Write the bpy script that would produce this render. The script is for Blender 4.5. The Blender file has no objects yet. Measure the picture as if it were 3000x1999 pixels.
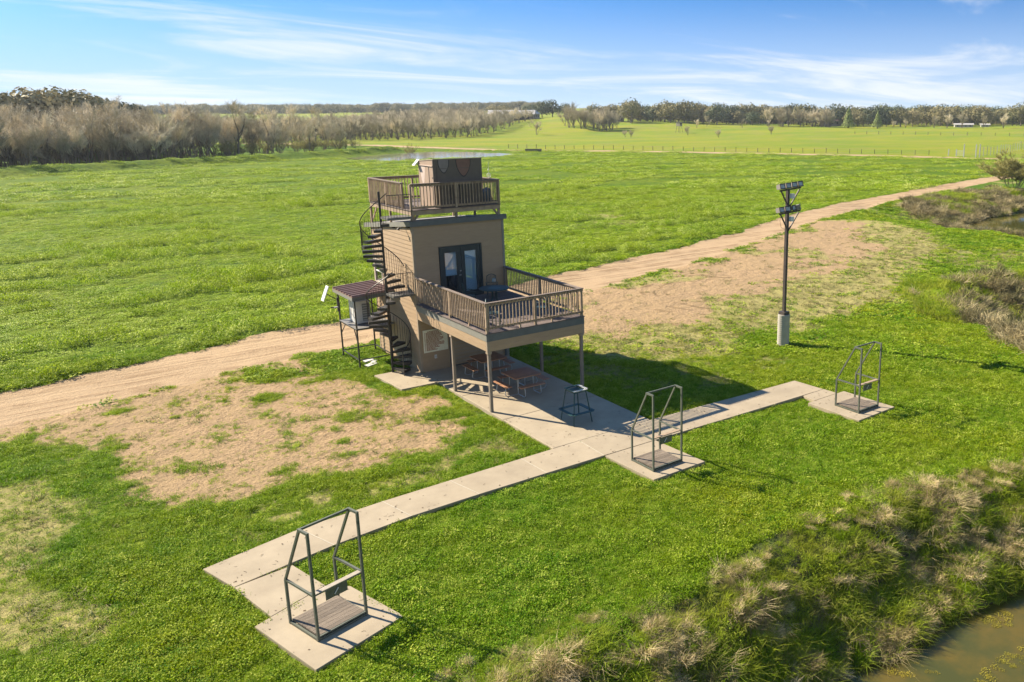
import bpy, math, random
import numpy as np
from mathutils import Vector, Matrix, Euler

S = bpy.context.scene
COL = S.collection
random.seed(7)
RNG = np.random.default_rng(11)

# ------------------------------------------------------------------ camera
CAM = (-13.51, -33.362, 11.113)
YAW, PITCH = 0.69323, 0.22806
cd = bpy.data.cameras.new('camera'); cam = bpy.data.objects.new('camera', cd); COL.objects.link(cam)
cam.location = CAM
cam.rotation_euler = (math.pi/2 - PITCH, 0, -YAW)
cd.sensor_width = 36; cd.lens = 28.755; cd.shift_x = -0.155; cd.shift_y = -0.0375
cd.clip_start = 0.5; cd.clip_end = 20000
S.camera = cam

# ------------------------------------------------------------------ sky
HAZE = 0.00011
CR, CS, CL = 0.60, (0.8, 1.6, 1), (8.1, 3.3, 0)
SUN_DIR = Vector((0.68, -1.30, -1.0)).normalized()      # direction the light travels
SUN_EL = math.asin(-SUN_DIR.z); SUN_ROT = math.atan2(-SUN_DIR.x, -SUN_DIR.y)
W = bpy.data.worlds.new('World'); S.world = W; W.use_nodes = True
wn, wl = W.node_tree.nodes, W.node_tree.links
bg = wn['Background']
def WN(t, **k):
    n = wn.new(t)
    for a, v in k.items(): setattr(n, a, v)
    return n
def wmath(op, a, b=None, clamp=False):
    n = WN('ShaderNodeMath', operation=op, use_clamp=clamp)
    for i, v in enumerate((a, b)):
        if v is None: continue
        if isinstance(v, (int, float)): n.inputs[i].default_value = v
        else: wl.new(v, n.inputs[i])
    return n.outputs[0]
geo = WN('ShaderNodeTexCoord')
sep = WN('ShaderNodeSeparateXYZ'); wl.new(geo.outputs['Generated'], sep.inputs[0])
X, Y, Z = sep.outputs
zc = wmath('MAXIMUM', Z, 0.0)
# deep, quickly darkening blue above a pale horizon: the sky gradient rises fast with elevation
zz = wmath('ADD', wmath('MULTIPLY', zc, 4.6), 0.05)
comb = WN('ShaderNodeCombineXYZ'); wl.new(X, comb.inputs[0]); wl.new(Y, comb.inputs[1]); wl.new(zz, comb.inputs[2])
nrm = WN('ShaderNodeVectorMath', operation='NORMALIZE'); wl.new(comb.outputs[0], nrm.inputs[0])
sky = WN('ShaderNodeTexSky', sky_type='NISHITA'); sky.sun_disc = False
sky.sun_elevation = SUN_EL; sky.sun_rotation = SUN_ROT; sky.altitude = 0
sky.air_density = 1.0; sky.dust_density = 0.6; sky.ozone_density = 2.0
wl.new(nrm.outputs[0], sky.inputs[0])
tint = WN('ShaderNodeMix', data_type='RGBA', blend_type='MULTIPLY'); tint.inputs[0].default_value = 1
wl.new(sky.outputs[0], tint.inputs[6]); tint.inputs[7].default_value = (0.46, 1.13, 1.58, 1)
# pale air low over the horizon
lowf = WN('ShaderNodeMapRange', interpolation_type='SMOOTHSTEP'); wl.new(zc, lowf.inputs[0]); lowf.inputs[1].default_value = 0.0; lowf.inputs[2].default_value = 0.16; lowf.inputs[3].default_value = 0.86; lowf.inputs[4].default_value = 0.0
lowm = WN('ShaderNodeMix', data_type='RGBA'); wl.new(lowf.outputs[0], lowm.inputs[0]); wl.new(tint.outputs[2], lowm.inputs[6]); lowm.inputs[7].default_value = (4.0, 4.85, 5.95, 1)
# cirrus: stretched noise on a high flat layer
den = wmath('ADD', zc, 0.10)
cx_ = wmath('DIVIDE', X, den); cy_ = wmath('DIVIDE', Y, den)
cv = WN('ShaderNodeCombineXYZ'); wl.new(cx_, cv.inputs[0]); wl.new(cy_, cv.inputs[1])
mp = WN('ShaderNodeMapping'); mp.inputs['Rotation'].default_value = (0, 0, CR); mp.inputs['Scale'].default_value = CS; mp.inputs['Location'].default_value = CL
wl.new(cv.outputs[0], mp.inputs[0])
n1 = WN('ShaderNodeTexNoise'); n1.inputs['Scale'].default_value = 0.42; n1.inputs['Detail'].default_value = 7; n1.inputs['Roughness'].default_value = 0.62; n1.inputs['Distortion'].default_value = 1.1
n2 = WN('ShaderNodeTexNoise'); n2.inputs['Scale'].default_value = 0.16; n2.inputs['Detail'].default_value = 2
wl.new(mp.outputs[0], n1.inputs[0]); wl.new(cv.outputs[0], n2.inputs[0])
cl = wmath('ADD', n1.outputs[0], wmath('MULTIPLY', wmath('SUBTRACT', n2.outputs[0], 0.5), 0.9))
mr = WN('ShaderNodeMapRange', interpolation_type='SMOOTHSTEP'); wl.new(cl, mr.inputs[0])
mr.inputs[1].default_value = 0.46; mr.inputs[2].default_value = 0.74
cf = wmath('MULTIPLY', mr.outputs[0], wmath('SUBTRACT', 0.9, wmath('MULTIPLY', zc, 0.7)))
cm = WN('ShaderNodeMix', data_type='RGBA'); wl.new(cf, cm.inputs[0]); wl.new(lowm.outputs[2], cm.inputs[6])
cm.inputs[7].default_value = (6.3, 6.6, 6.9, 1)
wl.new(cm.outputs[2], bg.inputs[0]); bg.inputs[1].default_value = 0.056

# ------------------------------------------------------------------ sun
sd = bpy.data.lights.new('sun', 'SUN'); sun = bpy.data.objects.new('sun', sd); COL.objects.link(sun)
sd.energy = 5.0; sd.angle = math.radians(0.42); sd.color = (1.0, 0.88, 0.70)
sun.rotation_euler = SUN_DIR.to_track_quat('-Z', 'Y').to_euler(); sun.location = (-30, 40, 60)
S.view_settings.view_transform = 'Standard'; S.view_settings.look = 'None'; S.view_settings.gamma = 1
S.view_settings.exposure = 1.45

# ================================================================== helpers
def link(a, ni, b, no): pass
class MB:
    def __init__(s): s.v = []; s.f = []
    def add(s, vs, fs):
        o = len(s.v); s.v += [tuple(p) for p in vs]; s.f += [tuple(i+o for i in f) for f in fs]; return s
    def box(s, x0, x1, y0, y1, z0, z1):
        return s.add([(x0,y0,z0),(x1,y0,z0),(x1,y1,z0),(x0,y1,z0),(x0,y0,z1),(x1,y0,z1),(x1,y1,z1),(x0,y1,z1)],
                     [(0,3,2,1),(4,5,6,7),(0,1,5,4),(1,2,6,5),(2,3,7,6),(3,0,4,7)])
    def bar(s, a, b, w=.05, h=None, up=(0,0,1)):
        a = Vector(a); b = Vector(b); h = h or w; d = (b-a).normalized(); up = Vector(up)
        if abs(d.dot(up)) > .99: up = Vector((0,1,0))
        r = d.cross(up).normalized()*w/2; u = r.cross(d).normalized()*h/2
        vs = [a-r-u,a+r-u,a+r+u,a-r+u,b-r-u,b+r-u,b+r+u,b-r+u]
        return s.add(vs, [(0,1,2,3),(7,6,5,4),(0,4,5,1),(1,5,6,2),(2,6,7,3),(3,7,4,0)])
    def tube(s, pts, rad, n=6, cap=True):
        pts = [Vector(p) for p in pts]; o = len(s.v); m = len(pts)
        rads = rad if isinstance(rad, (list, tuple)) else [rad]*m
        prev = None
        for i, p in enumerate(pts):
            d = (pts[min(i+1, m-1)] - pts[max(i-1, 0)]).normalized()
            r = prev if prev is not None else (Vector((0,0,1)) if abs(d.z) < .9 else Vector((1,0,0)))
            a = d.cross(r).normalized(); b = a.cross(d).normalized(); prev = b
            for k in range(n):
                t = 2*math.pi*k/n + math.pi/n
                q = p + (a*math.cos(t) + b*math.sin(t))*rads[i]; s.v.append(tuple(q))
        for i in range(m-1):
            for k in range(n):
                s.f.append((o+i*n+k, o+i*n+(k+1)%n, o+(i+1)*n+(k+1)%n, o+(i+1)*n+k))
        if cap:
            s.f.append(tuple(o+k for k in reversed(range(n)))); s.f.append(tuple(o+(m-1)*n+k for k in range(n)))
        return s
    def prism(s, poly, z0, z1):
        n = len(poly); vs = [(x,y,z0) for x,y in poly] + [(x,y,z1) for x,y in poly]
        return s.add(vs, [tuple(reversed(range(n))), tuple(range(n,2*n))] + [(i,(i+1)%n,n+(i+1)%n,n+i) for i in range(n)])
    def mesh(s, name):
        m = bpy.data.meshes.new(name); m.from_pydata(s.v, [], s.f); m.update(); return m
def tag(o, label=None, cat=None, group=None, kind=None):
    if label: o['label'] = label
    if cat: o['category'] = cat
    if group: o['group'] = group
    if kind: o['kind'] = kind
    return o
def put(name, mesh, mat=None, parent=None, loc=(0,0,0), rot=(0,0,0), scale=(1,1,1), smooth=False):
    if isinstance(mesh, MB): mesh = mesh.mesh(name)
    if mat and not mesh.materials: mesh.materials.append(mat)
    if smooth:
        for p in mesh.polygons: p.use_smooth = True
    o = bpy.data.objects.new(name, mesh); COL.objects.link(o)
    o.location = loc; o.rotation_euler = rot; o.scale = scale
    if parent: o.parent = parent
    return o
def thing(name, label, cat, loc=(0,0,0), rz=0, group=None):
    o = bpy.data.objects.new(name, None); COL.objects.link(o); o.location = loc; o.rotation_euler = (0,0,rz)
    o.empty_display_size = .2
    return tag(o, label, cat, group)
def dup(root, loc, rz=0, label=None, sc=None):
    kids = {}
    def cp(o, par):
        c = o.copy(); COL.objects.link(c)
        if par: c.parent = par
        for ch in KIDS.get(o.name, []): cp(ch, c)
        return c
    r = cp(root, None); r.location = loc; r.rotation_euler = (0,0,rz)
    if sc: r.scale = sc
    if label: r['label'] = label
    return r
KIDS = {}
def reg(root):
    def w(o):
        KIDS[o.name] = [c for c in bpy.data.objects if c.parent == o]
        for c in KIDS[o.name]: w(c)
    w(root)

# ------------------------------------------------------------------ materials
def nodes(m):
    m.use_nodes = True; return m.node_tree.nodes, m.node_tree.links
def M(name, c1, c2=None, scale=4., rough=.7, metal=0., bump=0., bscale=30., stretch=(1,1,1), vary=0.12, spec=.4, detail=6, coat=0):
    m = bpy.data.materials.new(name); n, l = nodes(m); b = n['Principled BSDF']
    b.inputs['Roughness'].default_value = rough; b.inputs['Metallic'].default_value = metal
    b.inputs['Specular IOR Level'].default_value = spec; b.inputs['Coat Weight'].default_value = coat
    c2 = c2 or tuple(x*.8 for x in c1)
    tc = n.new('ShaderNodeNewGeometry'); mp = n.new('ShaderNodeMapping'); mp.inputs['Scale'].default_value = stretch
    l.new(tc.outputs['Position'], mp.inputs[0])
    no = n.new('ShaderNodeTexNoise'); no.inputs['Scale'].default_value = scale; no.inputs['Detail'].default_value = detail; no.inputs['Roughness'].default_value = .65
    l.new(mp.outputs[0], no.inputs[0])
    r = n.new('ShaderNodeMapRange'); r.inputs[1].default_value = .35; r.inputs[2].default_value = .65; l.new(no.outputs[0], r.inputs[0])
    mx = n.new('ShaderNodeMix'); mx.data_type = 'RGBA'; l.new(r.outputs[0], mx.inputs[0])
    mx.inputs[6].default_value = (*c1, 1); mx.inputs[7].default_value = (*c2, 1)
    oi = n.new('ShaderNodeObjectInfo'); vr = n.new('ShaderNodeMapRange'); l.new(oi.outputs['Random'], vr.inputs[0])
    vr.inputs[3].default_value = 1-vary; vr.inputs[4].default_value = 1+vary
    mu = n.new('ShaderNodeVectorMath'); mu.operation = 'SCALE'; l.new(mx.outputs[2], mu.inputs[0]); l.new(vr.outputs[0], mu.inputs['Scale'])
    l.new(mu.outputs[0], b.inputs['Base Color'])
    if bump:
        nb = n.new('ShaderNodeTexNoise'); nb.inputs['Scale'].default_value = bscale; nb.inputs['Detail'].default_value = 5
        l.new(mp.outputs[0], nb.inputs[0]); bp = n.new('ShaderNodeBump'); bp.inputs['Strength'].default_value = bump; bp.inputs['Distance'].default_value = .02
        l.new(nb.outputs[0], bp.inputs['Height']); l.new(bp.outputs[0], b.inputs['Normal'])
    return m
def LEAF(name, c1, c2, c3=None, big=.08, trans=.35, rough=.6, inst=.25):
    """foliage: diffuse + translucent, colour drifting over the ground and per plant"""
    m = bpy.data.materials.new(name); n, l = nodes(m); n.remove(n['Principled BSDF']); out = n['Material Output']
    g = n.new('ShaderNodeNewGeometry'); no = n.new('ShaderNodeTexNoise'); no.inputs['Scale'].default_value = big; no.inputs['Detail'].default_value = 6; no.inputs['Roughness'].default_value = .6
    l.new(g.outputs['Position'], no.inputs[0])
    r = n.new('ShaderNodeMapRange'); r.inputs[1].default_value = .36; r.inputs[2].default_value = .64; l.new(no.outputs[0], r.inputs[0])
    mx = n.new('ShaderNodeMix'); mx.data_type = 'RGBA'; l.new(r.outputs[0], mx.inputs[0]); mx.inputs[6].default_value = (*c1,1); mx.inputs[7].default_value = (*c2,1)
    src = mx.outputs[2]; oi = n.new('ShaderNodeObjectInfo')
    if c3:
        p = n.new('ShaderNodeMath'); p.operation = 'POWER'; l.new(oi.outputs['Random'], p.inputs[0]); p.inputs[1].default_value = 3
        m2 = n.new('ShaderNodeMix'); m2.data_type = 'RGBA'; l.new(p.outputs[0], m2.inputs[0]); l.new(src, m2.inputs[6]); m2.inputs[7].default_value = (*c3,1); src = m2.outputs[2]
    vr = n.new('ShaderNodeMapRange'); l.new(oi.outputs['Random'], vr.inputs[0]); vr.inputs[3].default_value = 1-inst; vr.inputs[4].default_value = 1+inst
    mu = n.new('ShaderNodeVectorMath'); mu.operation = 'SCALE'; l.new(src, mu.inputs[0]); l.new(vr.outputs[0], mu.inputs['Scale'])
    d = n.new('ShaderNodeBsdfPrincipled'); t = n.new('ShaderNodeBsdfTranslucent'); ms = n.new('ShaderNodeMixShader'); ms.inputs[0].default_value = trans
    d.inputs['Roughness'].default_value = rough; d.inputs['Specular IOR Level'].default_value = .08
    l.new(mu.outputs[0], d.inputs['Base Color']); l.new(mu.outputs[0], t.inputs[0])
    l.new(d.outputs[0], ms.inputs[1]); l.new(t.outputs[0], ms.inputs[2]); l.new(ms.outputs[0], out.inputs[0])
    return m

# ------------------------------------------------------------------ noise and terrain
def hsh(ix, iy, seed):
    h = (ix.astype(np.int64)*374761393 + iy.astype(np.int64)*668265263 + seed*1442695041) & 0xffffffff
    h = ((h ^ (h >> 13))*1274126177) & 0xffffffff
    return ((h ^ (h >> 16)) & 0xffff)/65535.
def vn(x, y, seed=0):
    ix = np.floor(x); iy = np.floor(y); fx = x-ix; fy = y-iy; fx = fx*fx*(3-2*fx); fy = fy*fy*(3-2*fy)
    a = hsh(ix,iy,seed); b = hsh(ix+1,iy,seed); c = hsh(ix,iy+1,seed); d = hsh(ix+1,iy+1,seed)
    return (a*(1-fx)+b*fx)*(1-fy) + (c*(1-fx)+d*fx)*fy
def fbm(x, y, s, seed=0, o=4):
    r = 0; a = .5
    for k in range(o): r = r + a*vn(x/s*2**k, y/s*2**k, seed+k); a *= .5
    return r/(1-.5**o)
def ss(a, b, x): t = np.clip((x-a)/(b-a), 0, 1); return t*t*(3-2*t)
def psd(x, y, poly):
    """distance to a polygon's outline, negative inside"""
    d = np.full(np.shape(x), 1e18); ins = np.zeros(np.shape(x), bool); n = len(poly)
    for i in range(n):
        x0, y0 = poly[i]; x1, y1 = poly[(i+1) % n]; ex, ey = x1-x0, y1-y0
        t = np.clip(((x-x0)*ex+(y-y0)*ey)/(ex*ex+ey*ey), 0, 1)
        d = np.minimum(d, (x-x0-t*ex)**2+(y-y0-t*ey)**2)
        if y0 != y1:
            c = ((y0 > y) != (y1 > y)) & (x < (x1-x0)*(y-y0)/(y1-y0)+x0); ins ^= c
    d = np.sqrt(d); return np.where(ins, -d, d)
def lsd(x, y, line):
    d = np.full(np.shape(x), 1e18)
    for (x0, y0), (x1, y1) in zip(line, line[1:]):
        ex, ey = x1-x0, y1-y0; t = np.clip(((x-x0)*ex+(y-y0)*ey)/(ex*ex+ey*ey), 0, 1)
        d = np.minimum(d, (x-x0-t*ex)**2+(y-y0-t*ey)**2)
    return np.sqrt(d)
POND = [(-40,-26),(-14,-24.4),(-6,-23.5),(.7,-23.3),(4,-23.7),(7,-24),(12,-25.6),(20,-26),(28,-20),(31.6,-12.6),(32.8,-9.8),(34.8,-9),(38,-10),
        (50,-14),(63,-9),(70.5,3),(72.4,10),(71.6,14),(72,17),(74,19),(77.5,18.8),(84,20.5),(91,20),(105,22),(130,0),(120,-70),(-40,-70)]
FARPOND = [(59.6,183.7),(67.1,193),(81,203.5),(92.7,205.6),(99,195.3),(103,177),(93.2,169.7),(78.9,167.7),(68.7,165.5),(62.9,165.6),(60,172)]
ROAD = [(-60,0),(-30,5.2),(-14.3,8.8),(-11.6,9.4),(-9.6,9.9),(-6.2,11),(-3.7,11.6),(0,12.2),(8,13.4),(15.6,15.3),(17.8,16.2),(27.6,18.4),(42,23),(52.4,27.5),(69.9,33.2),(92.9,37.9),(123,43.9),(150,50),(188,62),
        (190,57),(150,45),(111.8,37.6),(83.4,31.6),(70.8,29.2),(54.5,23.6),(42,18.6),(28,13.6),(18,10.6),(8,8),(-1.4,6.4),(-5.6,5.9),(-10.5,4.6),(-14.4,3.9),(-30,0),(-60,-6)]
BARE_R = [(7,9),(16,10.5),(28,14),(42,19),(54,24),(56,20),(52,13),(43,7),(34,4),(27,2.5),(20,1.0),(14,-.8),(9.5,-1.0),(7,3)]
STRAW_R = [(6.5,9),(6.5,.8),(8,-4),(13,-5.4),(16.4,-5.4),(19.2,-5.6),(23.5,-5.2),(27.5,-4.4),(33,-2.6),(40,.5),(49,4),(56,10.5),(60,19),(54,24),(30,14)]
WORN = [([(-9.6,-8.4),(-5,-8.6),(-1,-8),(-.2,-3),(-.1,-10.6),(-6,-10.8),(-9.4,-10.8)], .75), ([(4.4,-.5),(4.4,-7.5),(8,-9.5),(15,-9.8),(23,-7.4),(30,-4.5),(22,-4)], .6)]
BARE_L = [(-60,-4),(-16,3),(-13.5,2.2),(-12.1,.6),(-11.25,-2.2),(-11.1,-5),(-10.4,-7),(-8.9,-7.6),(-7.2,-7.9),(-4.9,-8.9),(-2.8,-8.9),(-.4,-7.4),(-.3,-3.0),(-1.8,-2.2),(-2.2,1),(-2.4,3.0),(-3.0,4.9),(-1,6.8),(-5,6.6),(-8,6),(-10.5,5.6),(-14,5),(-60,4)]
STRAW_L = [(-16,-1.4),(-13.4,-2.4),(-12.9,-5),(-13.4,-7),(-13.1,-10),(-13.3,-12.6),(-16,-13)]
FARROAD = [(60,300),(89.5,252),(96.2,231.4),(112.7,195.3),(143.1,153.1),(155.4,127.5),(170.4,101.9),(179.4,75.7),(186,60),(200,30)]
BERM = [(-60,143),(-11.3,159),(9.8,171),(34.7,182),(49.8,190),(63.6,199),(80,211)]
Bt = [-30, 8, 16, 25, 29.5, 32, 33.9, 35, 40.5, 42.9, 52, 62.6, 100]
Zt = [1.5, 1.5, 2.5, 5, 6.6, 8.4, 9.0, 5.0, 5.3, 3.8, 2.7, 3.1, 3]
def H(x, y):
    x = np.asarray(x, float); y = np.asarray(y, float)
    dx, dy = x-CAM[0], y-CAM[1]; R = np.hypot(dx, dy); b = np.degrees(np.arctan2(dx, dy))
    b = np.where(b < -90, b+360, b)
    z = np.interp(b, Bt, Zt)*ss(400, 600, R) + 9.*ss(620, 1350, R)
    z = z + (fbm(x, y, 90, 5, 3)-.5)*1.6*ss(120, 400, R) + (fbm(x, y, 6, 9, 3)-.5)*.22*ss(14, 40, R) + (fbm(x, y, 1.2, 3, 2)-.5)*.05
    z = z - .11
    w = np.interp(x, [0, 15, 30, 50, 58, 72, 75, 90], [3.5, 3.8, 5.2, 5.5, 14, 14, 9, 9])
    sdp = psd(x, y, POND) + (fbm(x, y, 2.2, 21, 3)-.5)*1.1
    bt_ = np.clip(1.03-sdp/w, 0, 1.03); z = z - 1.95*np.minimum(1, bt_*bt_*1.3/(bt_+.3+1e-9)) - .9*ss(0, -3, sdp) + (fbm(x, y, 1.7, 31, 3)-.5)*.7*ss(1.1, .5, sdp/w)*ss(-.1, .3, sdp/w)
    z = z - .5*ss(5, -3, psd(x, y, FARPOND))
    z = z + 1.5*np.exp(-(lsd(x, y, BERM)/3.2)**2)
    rd = psd(x, y, ROAD); z = z - .06*ss(.6, -.6, rd)
    return z
def masks(x, y):
    n1 = fbm(x, y, 3.2, 41, 4)-.5; n2 = fbm(x, y, .8, 51, 3)-.5; n3 = fbm(x, y, 9, 61, 3)-.5
    road = ss(.5, -.5, psd(x, y, ROAD) + n1*1.2 + n2*.5)
    bare = ss(1.6, -1.6, psd(x, y, BARE_R) + n1*5 + n2*2.5)*(1-.6*ss(.02,.25,n1+n3*.4))
    bl = ss(1.3, -1.1, psd(x, y, BARE_L) + n1*2.6 + n2*1.6)
    # grass islands and the greener lower-right corner of the left patch
    isl = .55*ss(.0, .34, fbm(x, y, 1.1, 77, 5)-.5 + .12*n3)
    bl = bl*(1-isl)*(1-.35*ss(.0,.3,fbm(x, y, .5, 79, 3)-.5))
    for cx, cy, r in ((-4.9,3.9,1.2),(-10.8,3.2,.6),(-2.4,2.7,1.5),(-5.9,1.2,.5),(-1.2,-5.2,1.0),(-.9,-8.0,1.3),(-3.6,-8.2,.9),(-5.2,-5.4,.5)):
        bl = bl*(1-.85*ss(r*1.25, r*.1, np.hypot((x-cx)*.75, y-cy)+n1*1.5))
    bare = np.maximum(bare, bl)
    near_slab = np.minimum.reduce([psd(x, y, p) for p in SLABPOLYS]) if SLABPOLYS else 99
    bare = bare*ss(.25, .7, near_slab + n2*.5)
    straw = np.maximum.reduce([.95*ss(1.5, -1.5, psd(x, y, STRAW_R) + n1*4), .75*ss(.8, -.8, psd(x, y, STRAW_L)+n1*3),
                               .55*ss(.10, .2, n3+.3*n1)*ss(8, 20, x)*ss(0, 8, y+x*.1+4)*ss(26, 40, x)*ss(60, 40, y)])
    for wp, wk in WORN: straw = np.maximum(straw, wk*ss(.9, -.9, psd(x, y, wp)+n1*2)*ss(-.08, .16, fbm(x, y, .9, 88, 4)-.5))
    sdp = psd(x, y, POND)
    wz = np.interp(x, [0, 15, 30, 60, 72, 75, 90], [3.6, 4.2, 6, 4, 4, 9, 10])
    bank = ss(1.05, .75, (sdp + n1*2.0)/wz)
    return road, bare, straw, bank
SLABS = {  # concrete slabs: outlines in metres, seen from above
 'patio': [[(0,0),(0,-3.95),(4.2,-3.95),(4.2,0)], [(0,-3.97),(0,-7.35),(4.2,-7.35),(4.2,-3.97)], [(0,-7.37),(0,-10.83),(4.2,-10.83),(4.2,-7.37)],
           [(-1.75,.95),(-1.57,-1.62),(-.02,-1.68),(-.02,.95)]],
 'walk': [[(-10.75,-11.72),(-10.35,-13.1),(-8.95,-12.93),(-8.0,-12.63),(-8.3,-11.12)]]}
SLABPOLYS = [[(0,0),(0,-10.83),(4.2,-10.83),(4.2,0)], [(-1.75,.95),(-1.57,-1.62),(0,-1.68),(0,.95)], [(-10.75,-11.72),(-10.35,-13.1),(-8.9,-12.9),(-6,-12.38),(10.6,-12.6),(10.55,-13.35),(11.9,-13.35),(11.8,-11.2),(0,-10.83),(-6,-10.95)],
             [(-10.3,-13.1),(-9.97,-14.95),(-8.7,-14.5),(-8.95,-12.93)], [(-10.35,-15.1),(-9.76,-17.48),(-7.64,-16.82),(-8.16,-14.8)], [(1,-12.4),(1.1,-14.93),(3.26,-14.93),(3.15,-12.4)], [(10.1,-13.42),(10.1,-15.86),(12.34,-15.84),(12.3,-13.4)]]

# ================================================================== ground
def ground_material():
    m = bpy.data.materials.new('ground_cover'); n, l = nodes(m); b = n['Principled BSDF']; b.inputs['Roughness'].default_value = .95; b.inputs['Specular IOR Level'].default_value = .1
    g = n.new('ShaderNodeNewGeometry'); P = g.outputs['Position']
    def noise(sc, det=5, rough=.6, stretch=None, rot=0, dist=0):
        t = n.new('ShaderNodeTexNoise'); t.inputs['Scale'].default_value = sc; t.inputs['Detail'].default_value = det; t.inputs['Roughness'].default_value = rough; t.inputs['Distortion'].default_value = dist
        if stretch:
            mp = n.new('ShaderNodeMapping'); mp.inputs['Scale'].default_value = stretch; mp.inputs['Rotation'].default_value = (0,0,rot); l.new(P, mp.inputs[0]); l.new(mp.outputs[0], t.inputs[0])
        else: l.new(P, t.inputs[0])
        return t.outputs[0]
    def mr(src, a, b_, c=0, d=1):
        t = n.new('ShaderNodeMapRange'); t.interpolation_type = 'SMOOTHSTEP'; l.new(src, t.inputs[0])
        for i, v in zip((1,2,3,4), (a,b_,c,d)): t.inputs[i].default_value = v
        return t.outputs[0]
    def mix(f, a, b_):
        t = n.new('ShaderNodeMix'); t.data_type = 'RGBA'
        if isinstance(f, float): t.inputs[0].default_value = f
        else: l.new(f, t.inputs[0])
        for i, v in ((6, a), (7, b_)):
            if isinstance(v, tuple): t.inputs[i].default_value = (*v, 1)
            else: l.new(v, t.inputs[i])
        return t.outputs[2]
    def att(nm):
        t = n.new('ShaderNodeAttribute'); t.attribute_name = nm; return t.outputs['Fac']
    def math_(op, a, b_):
        t = n.new('ShaderNodeMath'); t.operation = op; t.use_clamp = op != 'SUBTRACT'
        for i, v in enumerate((a, b_)):
            if isinstance(v, (int, float)): t.inputs[i].default_value = v
            else: l.new(v, t.inputs[i])
        return t.outputs[0]
    big = mr(noise(.045, 6), .38, .62); mid = mr(noise(.5, 6), .38, .62); fine = mr(noise(7., 6, .7), .35, .65)
    green = mix(big, G_A, G_B); green = mix(math_('MULTIPLY', mid, .5), green, G_C); green = mix(math_('MULTIPLY', fine, .45), green, G_D)
    crop = mix(mr(noise(.12, 7, .65), .4, .6), C_A, C_B); crop = mix(math_('MULTIPLY', mr(noise(1.1, 6, .7), .45, .62), .6), crop, C_C)
    col = mix(att('crop'), green, crop)
    past = mix(mr(noise(.02, 7, .65, (1, 1.6, 1), .5), .35, .65), PA_A, PA_B); past = mix(math_('MULTIPLY', mr(noise(.09, 6), .45, .7), .6), past, PA_C)
    col = mix(att('pasture'), col, past)
    st = mix(fine, STRAW_A, STRAW_B); st = mix(math_('MULTIPLY', mr(noise(.6, 5), .5, .65), .5), st, (.1462,.172,.0258))
    col = mix(mr(math_('ADD', att('straw'), math_('MULTIPLY', math_('SUBTRACT', noise(1.6, 6, .7), .5), 1.2)), .3, .75), col, st)
    clod = noise(8.5, 6, .7)
    vd = n.new('ShaderNodeVectorMath'); vd.operation = 'DISTANCE'; l.new(P, vd.inputs[0]); vd.inputs[1].default_value = TYRE
    wob = n.new('ShaderNodeMath'); wob.operation = 'MULTIPLY_ADD'; l.new(noise(.5, 3), wob.inputs[0]); wob.inputs[1].default_value = 1.2; l.new(vd.outputs['Value'], wob.inputs[2])
    sn = n.new('ShaderNodeMath'); sn.operation = 'SINE'; ml = n.new('ShaderNodeMath'); ml.operation = 'MULTIPLY'; l.new(wob.outputs[0], ml.inputs[0]); ml.inputs[1].default_value = 7.; l.new(ml.outputs[0], sn.inputs[0])
    ring_ = math_('MULTIPLY', mr(sn.outputs[0], .2, .9), math_('MULTIPLY', mr(vd.outputs['Value'], 3.0, 3.6), mr(vd.outputs['Value'], 6.8, 5.8)))
    ring_ = math_('MULTIPLY', ring_, mr(noise(.28, 3), .46, .56))
    bare = mix(mr(clod, .30, .55), BARE_A, BARE_B); bare = mix(math_('MULTIPLY', mr(noise(.35, 4), .4, .6), .6), bare, BARE_C)
    bare = mix(math_('MULTIPLY', ring_, .55), bare, (.17,.115,.06))
    col = mix(mr(math_('ADD', att('bare'), math_('MULTIPLY', math_('SUBTRACT', noise(2.2, 6, .75), .5), 1.1)), .38, .62), col, bare)
    rut = mr(noise(1., 5, .6, (.12, 2.6, 1), -.235, .2), .42, .58)
    rd = mix(math_('MULTIPLY', rut, mr(noise(.45, 5, .65), .38, .60, .15, 1)), ROAD_A, ROAD_B); rd = mix(math_('MULTIPLY', mr(noise(14., 5, .8), .35, .65), .35), rd, ROAD_C)
    col = mix(mr(math_('ADD', att('road'), math_('MULTIPLY', math_('SUBTRACT', noise(2.6, 6, .7), .5), .7)), .35, .65), col, rd)
    soil = mix(mr(noise(1.3, 6, .7), .4, .62), (.10,.085,.045), (.085,.12,.025)); col = mix(att('bank'), col, soil)
    l.new(col, b.inputs['Base Color'])
    bp = n.new('ShaderNodeBump'); bp.inputs['Strength'].default_value = .9; bp.inputs['Distance'].default_value = .09; l.new(clod, bp.inputs['Height'])
    br = n.new('ShaderNodeBump'); br.inputs['Strength'].default_value = .8; br.inputs['Distance'].default_value = .12; l.new(noise(1., 5, .6, (.12, 2.6, 1), -.235, .2), br.inputs['Height']); l.new(bp.outputs[0], br.inputs['Normal'])
    bp2 = n.new('ShaderNodeBump'); bp2.inputs['Strength'].default_value = .7; bp2.inputs['Distance'].default_value = .5; l.new(noise(.9, 7, .7), bp2.inputs['Height']); l.new(bp.outputs[0], bp2.inputs['Normal'])
    mxn = n.new('ShaderNodeMix'); mxn.data_type = 'VECTOR'; l.new(att('road'), mxn.inputs[0]); l.new(bp2.outputs[0], mxn.inputs[4]); l.new(br.outputs[0], mxn.inputs[5])
    l.new(mxn.outputs[1], b.inputs['Normal'])
    return m
G_A, G_B, G_C, G_D = (.085,.165,.008), (.125,.18,.010), (.055,.125,.008), (.035,.08,.008)
C_A, C_B, C_C = (.085,.15,.005), (.14,.19,.006), (.03,.065,.005)  # ground under the crop darkened to paint shade into the gaps between clumps
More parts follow.
